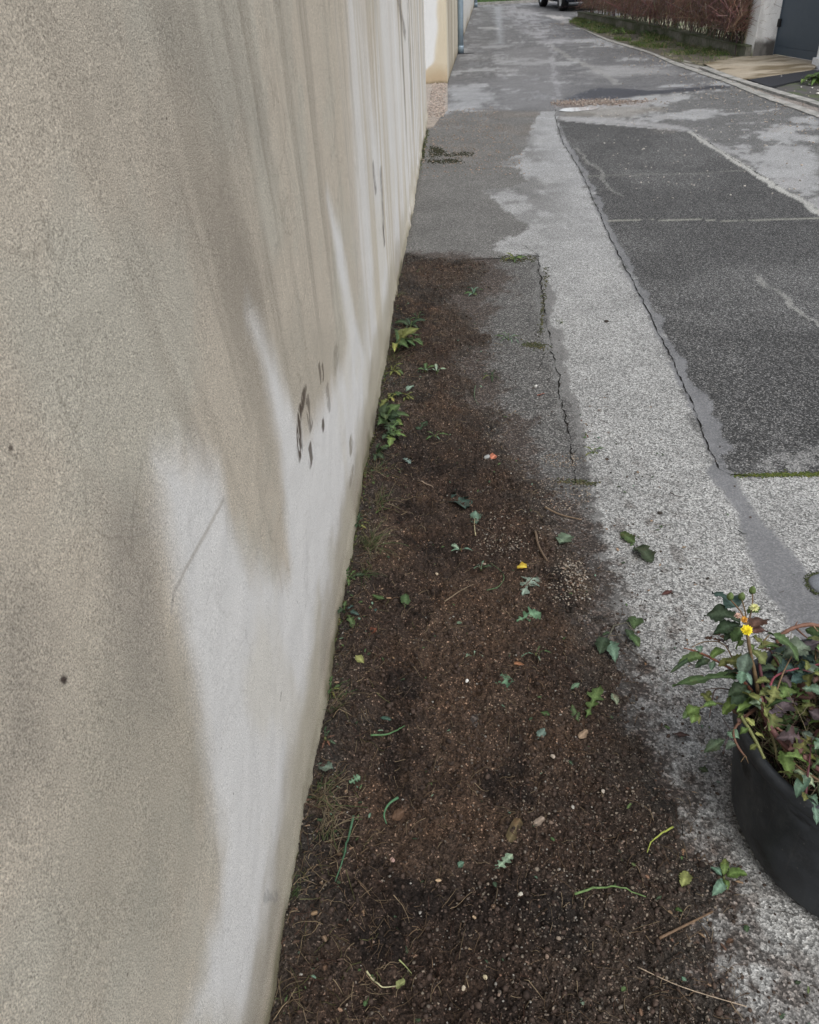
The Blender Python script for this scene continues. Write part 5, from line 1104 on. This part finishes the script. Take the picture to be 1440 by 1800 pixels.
m = MB(); m.lathe([(.0005, .17), (.10, .172), (.17, .166), (.215, .16)], .01, -.01, 0, 40, wob=lambda th, z: .03 * math.sin(5 * th)); 
o = m.build('soil_fill', mat_flat('tub_soil', (.022, .017, .013), .95, .4, 60, .1, 0, .8), None); o.location = (TX, TY, 0); tag(o, kind='stuff', label='dark soil and rotting matter deep inside the black tub', cat='soil')
# clippings: stuff filling the tub
def in_tub(z, r=.9):
    a = rnd.uniform(0, 6.28); q = (rnd.random() ** .5) * (RB * r); return np.array([TX + q * math.cos(a), TY + q * math.sin(a), z])
C_ = []; Rr = []; Cl = []
for i in range(1700):
    p = in_tub(rnd.uniform(.19, .285) , .95); a = rnd.uniform(0, 6.28); el = rnd.gauss(.1, .35); L = rnd.uniform(.03, .12); d = np.array([math.cos(a) * math.cos(el), math.sin(a) * math.cos(el), math.sin(el)]); bnd = np.array([rnd.gauss(0, .35), rnd.gauss(0, .35), rnd.gauss(-.1, .3)])
    P = [p + d * L * s_ + bnd * L * s_ * s_ for s_ in (0, .25, .5, .75, 1)]
    if any(math.hypot(q[0] - TX, q[1] - TY) > RB + .012 for q in P): continue
    C_.append(P); Rr.append(rnd.uniform(.0005, .0018)); Cl.append(col_var(rnd.choice([(.13, .12, .055), (.20, .17, .10), (.08, .10, .035), (.05, .07, .03), (.09, .05, .04), (.24, .20, .13)]), .25))
o = fast_tubes('grass_clippings', C_, Rr, Cl, MAT['stem']); tag(o, 'tangled dry and green grass stalks filling the black tub', 'clippings', None, 'stuff')
PW = 'pulled weeds heaped in the black tub'
def weed(name, lab, stems, lvs, extra=None, grp=PW):
    """stems: (list of (px,py,z), r0, r1, colour); leaves: (base, tip, width, kind, colour[, roll])"""
    f0 = stems[0][0][0]; p = G(*f0); t = empty(name, tuple(p)); tag(t, lab, 'weed', grp)
    for P, r0, r1, c in stems:
        P = smooth_pts([G(*q) for q in P], 5); m = MB(); n = len(P); m.tube([tuple(q) for q in P], [r0 + (r1 - r0) * i / (n - 1) + rnd.uniform(-.12, .12) * r0 for i in range(n)], 8, col_var(c, .1)); rel(m, p); m.build('stem', MAT['stem'], t)
    for L_ in lvs:
        b0, t0, w_, kd, c = L_[:5]; roll = L_[5] if len(L_) > 5 else rnd.uniform(-.3, .3); leaf_part(t, p, G(*b0), G(*t0), w_, kd, col_var(GREEN[c]), fold=rnd.uniform(.1, .35), droop=rnd.uniform(.05, .3), roll=roll)
    return t, p
RED = (.10, .035, .03); BRN = (.13, .085, .045); MAR = (.085, .03, .035)
t, p = weed('flowering_weed', 'upright reddish-stemmed weed with yellow flower and buds at the front left of the tub',
 [([(1350, 1300, .20), (1338, 1245, .29), (1328, 1190, .36), (1318, 1140, .42), (1312, 1100, .455)], .0044, .0028, BRN), ([(1345, 1290, .22), (1346, 1250, .29), (1340, 1200, .35), (1334, 1160, .39)], .0042, .0026, MAR), ([(1313, 1100, .455), (1302, 1075, .465), (1284, 1054, .47)], .0016, .0012, BRN), ([(1313, 1100, .455), (1310, 1075, .465), (1304, 1054, .47)], .0016, .0012, BRN), ([(1313, 1100, .455), (1322, 1070, .465), (1323, 1044, .475)], .0016, .0012, BRN)],
 [((1296, 1068, .455), (1252, 1040, .455), .95, 'tri', 'blue', .1), ((1302, 1092, .45), (1238, 1078, .445), .72, 'tooth', 'dark', .1), ((1302, 1098, .44), (1254, 1112, .43), .62, 'tooth', 'dark', -.2), ((1306, 1100, .44), (1272, 1126, .42), .55, 'tooth', 'dark', .2),
  ((1310, 1104, .45), (1286, 1128, .43), .8, 'tooth', 'mid'), ((1318, 1110, .45), (1345, 1086, .45), .7, 'tooth', 'red'), ((1320, 1112, .45), (1350, 1108, .44), .6, 'tooth', 'red'), ((1322, 1118, .44), (1342, 1134, .42), .7, 'tooth', 'olive'), ((1314, 1080, .46), (1336, 1068, .46), .7, 'tooth', 'bright'),
  ((1312, 1126, .43), (1292, 1140, .41), .8, 'tooth', 'bright'), ((1318, 1130, .42), (1322, 1150, .40), .8, 'tooth', 'bright'), ((1322, 1142, .41), (1348, 1168, .39), .75, 'tooth', 'olive'), ((1316, 1146, .41), (1304, 1186, .38), .6, 'oval', 'grey'), ((1332, 1140, .41), (1362, 1128, .41), .5, 'tooth', 'olive'),
  ((1306, 1176, .385), (1303, 1202, .37), .75, 'tooth', 'teal'), ((1308, 1178, .385), (1322, 1204, .37), .45, 'oval', 'teal'), ((1316, 1190, .365), (1182, 1202, .36), .22, 'tooth', 'mid', .3), ((1320, 1172, .38), (1276, 1160, .38), .75, 'tooth', 'olive'), ((1318, 1192, .37), (1262, 1186, .36), .60, 'tooth', 'dark'),
  ((1316, 1204, .355), (1280, 1222, .34), .7, 'tooth', 'dark'), ((1322, 1214, .35), (1284, 1238, .33), .6, 'tooth', 'dark'), ((1318, 1222, .34), (1268, 1252, .31), .55, 'tooth', 'bright'), ((1322, 1226, .34), (1296, 1256, .31), .6, 'tooth', 'mid'), ((1334, 1222, .345), (1362, 1214, .34), .6, 'tooth', 'olive'), ((1330, 1236, .33), (1338, 1262, .31), .7, 'tooth', 'olive'), ((1328, 1200, .36), (1356, 1196, .36), .6, 'tooth', 'olive'), ((1334, 1180, .37), (1366, 1174, .37), .5, 'tooth', 'dark')])
def flower(px, py, z, r, c, cc, n, name='flower', closed=False):
    q = G(px, py, z); m = MB(); dirc = (np.array([0, 0, H]) - q); dirc = dirc / np.linalg.norm(dirc) * .6 + np.array([0, 0, .6]); dirc /= np.linalg.norm(dirc); s1 = np.cross(dirc, [0, 1, .1]); s1 /= np.linalg.norm(s1); s2 = np.cross(dirc, s1)
    for ring, (rr_, lift) in enumerate([(1.0, .15), (.75, .35), (.48, .5)]):
        for k in range(n):
            a = 6.283 * (k + ring * .5) / n + rnd.uniform(-.1, .1); v_ = s1 * math.cos(a) + s2 * math.sin(a); tip = q + v_ * r * rr_ * rnd.uniform(.85, 1.1) + dirc * r * lift * (2.2 if closed else 1); leaf_mesh(m, q + dirc * r * .1, tip, .42, 'blade', col_var(c, .1), up=tuple(dirc), seed=int(a * 100) + ring)
    m.lathe([(.0001, -.9 * r), (.35 * r, -.7 * r), (.42 * r, -.2 * r), (.3 * r, .1 * r), (.0001, .15 * r)], q[0], q[1], q[2], 12, cc); rel(m, p); m.build(name, MAT['leaf'], t)
flower(1313, 1108, .475, .0112, (.85, .62, .02), (.12, .16, .04), 15); flower(1326, 1069, .475, .0085, (.72, .72, .32), (.12, .16, .04), 12, closed=True); flower(1308, 1090, .47, .0070, (.62, .30, .06), (.16, .14, .05), 9, 'withered_flower', True); flower(1297, 1083, .47, .0068, (.66, .42, .34), (.16, .14, .05), 9, 'withered_flower', True)
for bx_, by_ in ((1284, 1048), (1304, 1048), (1323, 1037)):
    q = G(bx_, by_, .475); m = MB(); m.lathe([(.0001, -.009), (.004, -.0075), (.0066, -.003), (.006, .002), (.0035, .006), (.0012, .009), (.0001, .0095)], q[0], q[1], q[2], 14, (.12, .17, .06), wob=lambda th, z: .10 * math.sin(6 * th)); rel(m, p); m.build('bud', MAT['leaf'], t)
weed('pulled_weed', 'weed with a reddish stem and pointed leaves reaching left over the tub edge',
 [([(1322, 1215, .31), (1290, 1180, .35), (1262, 1163, .36), (1232, 1148, .365), (1202, 1139, .37)], .0034, .0014, (.17, .07, .045)), ([(1300, 1190, .34), (1275, 1135, .385), (1240, 1128, .385), (1216, 1138, .38)], .0014, .0008, BRN)],
 [((1240, 1152, .36), (1192, 1164, .355), .42, 'tooth', 'mid'), ((1222, 1154, .36), (1178, 1182, .35), .16, 'blade', 'dark'), ((1250, 1158, .36), (1222, 1172, .35), .6, 'tooth', 'dark'), ((1256, 1160, .36), (1250, 1178, .35), .6, 'oval', 'teal'), ((1250, 1155, .37), (1276, 1140, .37), .4, 'blade', 'bright'), ((1232, 1148, .37), (1226, 1134, .37), .7, 'tooth', 'teal'), ((1270, 1128, .385), (1238, 1120, .38), .35, 'lobed', 'brown'), ((1280, 1130, .385), (1252, 1112, .385), .4, 'lobed', 'brown'), ((1282, 1140, .38), (1262, 1120, .38), .4, 'lobed', 'purple'), ((1290, 1160, .37), (1262, 1170, .365), .5, 'tooth', 'olive')])
weed('pulled_weed', 'thin weed with small yellow-green leaves hanging left of the tub',
 [([(1315, 1228, .31), (1280, 1212, .325), (1258, 1212, .32), (1252, 1232, .30), (1247, 1262, .275)], .0017, .001, (.05, .035, .03)), ([(1300, 1216, .32), (1266, 1210, .33), (1240, 1212, .33)], .0012, .0008, (.05, .035, .03)), ([(1280, 1240, .30), (1255, 1236, .30), (1228, 1246, .295), (1212, 1256, .29)], .0018, .001, (.12, .13, .05))],
 [((1232, 1244, .295), (1202, 1258, .29), .7, 'tooth', 'bright'), ((1226, 1246, .295), (1216, 1272, .285), .6, 'tooth', 'bright'), ((1250, 1236, .30), (1232, 1218, .30), .7, 'tooth', 'olive'), ((1262, 1238, .30), (1236, 1240, .30), .5, 'tooth', 'bright'), ((1215, 1250, .29), (1200, 1262, .29), .6, 'tooth', 'mid'), ((1242, 1226, .30), (1250, 1214, .30), .6, 'tooth', 'olive'), ((1222, 1252, .29), (1230, 1272, .285), .5, 'tooth', 'olive')])
weed('pulled_weed', 'weed bent over the near rim with its brown root hanging down outside the tub',
 [([(1338, 1238, .31), (1308, 1262, .305), (1290, 1285, .30), (1296, 1310, .29), (1312, 1332, .275)], .0036, .0016, (.12, .06, .04)), ([(1300, 1270, .30), (1284, 1288, .295), (1276, 1305, .285), (1272, 1322, .28)], .0016, .0007, (.06, .045, .045)), ([(1285, 1285, .30), (1270, 1262, .30)], .0014, .0007, (.05, .04, .04)), ([(1310, 1328, .28), (1302, 1340, .268)], .001, .0004, BRN), ([(1310, 1328, .28), (1316, 1342, .268)], .001, .0004, BRN)],
 [((1274, 1300, .29), (1238, 1322, .28), .5, 'tooth', 'dark'), ((1300, 1298, .295), (1278, 1286, .295), .8, 'oval', 'teal'), ((1296, 1306, .29), (1276, 1316, .285), .7, 'oval', 'grey'), ((1305, 1262, .31), (1282, 1242, .31), .5, 'tooth', 'brown'), ((1312, 1256, .31), (1296, 1272, .305), .5, 'tooth', 'red')])
weed('pulled_weed', 'lumpy yellow-green stalk standing at the inside of the near rim',
 [([(1300, 1255, .315), (1316, 1280, .305), (1330, 1305, .295), (1344, 1334, .285)], .0036, .0028, (.15, .16, .06)), ([(1352, 1280, .30), (1362, 1310, .29), (1366, 1336, .285)], .003, .002, (.14, .12, .06))],
 [((1310, 1262, .315), (1328, 1276, .31), .7, 'tooth', 'yellow'), ((1318, 1280, .31), (1300, 1290, .30), .7, 'tooth', 'bright'), ((1326, 1290, .305), (1344, 1296, .30), .7, 'tooth', 'yellow'), ((1332, 1308, .30), (1318, 1318, .29), .7, 'tooth', 'olive'), ((1308, 1256, .32), (1294, 1262, .31), .7, 'tooth', 'bright')])
weed('pulled_weed', 'thick maroon stem lying along the near rim inside the tub',
 [([(1336, 1225, .34), (1346, 1262, .325), (1372, 1302, .31), (1412, 1334, .30), (1470, 1372, .295)], .0052, .0042, (.115, .050, .045)), ([(1352, 1270, .32), (1385, 1292, .315), (1425, 1310, .31), (1480, 1330, .30)], .0026, .0020, (.14, .07, .055)), ([(1375, 1310, .30), (1400, 1345, .295), (1440, 1372, .29)], .0024, .0018, BRN)],
 [((1372, 1318, .30), (1390, 1364, .29), .62, 'tooth', 'bright'), ((1392, 1352, .29), (1436, 1384, .285), .6, 'tooth', 'pale'), ((1352, 1262, .32), (1376, 1250, .32), .7, 'tooth', 'purple'), ((1346, 1246, .33), (1362, 1264, .32), .7, 'tooth', 'purple'), ((1392, 1318, .31), (1420, 1302, .31), .6, 'tooth', 'dark'), ((1380, 1296, .315), (1402, 1276, .315), .6, 'tooth', 'dark'), ((1404, 1330, .305), (1450, 1318, .30), .5, 'tooth', 'mid'), ((1410, 1322, .31), (1440, 1340, .30), .5, 'chip', 'yellow')])
weed('pulled_weed', 'broad dark leaves beside purplish grey ones at the back of the tub',
 [([(1352, 1215, .33), (1362, 1190, .34), (1398, 1176, .345), (1450, 1166, .345)], .0024, .0018, (.16, .04, .055)), ([(1340, 1130, .40), (1352, 1116, .40)], .002, .0015, BRN), ([(1360, 1230, .32), (1378, 1180, .35), (1400, 1140, .36)], .002, .001, BRN)],
 [((1350, 1112, .40), (1408, 1158, .37), .50, 'tooth', 'mid', -.2), ((1424, 1136, .36), (1378, 1150, .36), .75, 'tooth', 'grey'), ((1392, 1152, .355), (1440, 1128, .355), .6, 'tooth', 'purple'), ((1410, 1160, .35), (1416, 1186, .34), .9, 'tooth', 'blue'), ((1366, 1184, .34), (1396, 1168, .34), .7, 'tooth', 'blue'), ((1368, 1190, .34), (1392, 1206, .335), .8, 'tooth', 'purple'), ((1388, 1200, .335), (1424, 1192, .335), .7, 'tooth', 'blue'), ((1410, 1210, .33), (1448, 1216, .33), .7, 'tooth', 'teal'), ((1356, 1150, .37), (1376, 1168, .36), .6, 'tooth', 'dark'), ((1346, 1206, .34), (1366, 1220, .33), .7, 'tooth', 'teal')])
weed('dug_root', 'knobbly brown root arching over the back rim of the tub',
 [([(1366, 1130, .315), (1374, 1116, .33), (1390, 1106, .34), (1408, 1100, .345), (1428, 1098, .345), (1452, 1104, .34), (1480, 1115, .33)], .0040, .0044, (.17, .085, .055)), ([(1400, 1104, .34), (1410, 1114, .335), (1420, 1122, .33)], .0026, .0012, (.14, .07, .05)), ([(1396, 1104, .34), (1402, 1092, .345)], .002, .001, (.14, .07, .05)), ([(1428, 1098, .345), (1438, 1110, .34)], .002, .001, (.2, .14, .08))], [])
# the rest of the heap, in the right half
kinds_ = ['tooth', 'lobed', 'lobed', 'lobed', 'oval', 'blade']; heap_c = ['mid', 'mid', 'grey', 'blue', 'purple', 'teal', 'olive', 'olive', 'bright', 'bright', 'red', 'pale']
for k in range(38):
    a = -2.9 + 6.0 * (k + .5) / 38 * 1.0 + (k % 2) * .1; q = RB * (.22 + .72 * ((k * 7) % 5) / 4.0); c0 = np.array([TX + q * math.cos(a), TY + q * math.sin(a), .276 + .022 * ((k * 3) % 4) * (1.1 - q / RB * .5)]); t = empty('pulled_weed', tuple(c0)); tag(t, 'wilted dark green weed lying in the heap of pulled weeds in the tub', 'weed', 'wilted weeds of the heap in the tub')
    hd = rnd.uniform(0, 6.28); P = [c0 + np.array([math.cos(hd) * s_, math.sin(hd) * s_, .02 * math.sin(s_ * 25)]) for s_ in (-.05, -.015, .02, .055)]; m = MB(); m.tube([tuple(x) for x in P], [.0026, .0024, .002, .0013], 7, col_var(rnd.choice([RED, BRN, MAR, (.10, .11, .05)]), .15)); rel(m, c0); m.build('stem', MAT['stem'], t)
    for j in range(12):
        b0 = P[0] + (P[3] - P[0]) * rnd.random(); a2 = rnd.uniform(0, 6.28); L = rnd.uniform(.020, .062); e2 = rnd.gauss(.15, .35); tip = b0 + np.array([math.cos(a2) * math.cos(e2), math.sin(a2) * math.cos(e2), math.sin(e2)]) * L
        leaf_part(t, c0, b0, tip, rnd.uniform(.4, .75), rnd.choice(kinds_), col_var(GREEN[rnd.choice(heap_c)], .25), fold=.3, droop=.25, roll=rnd.uniform(-.9, .9))
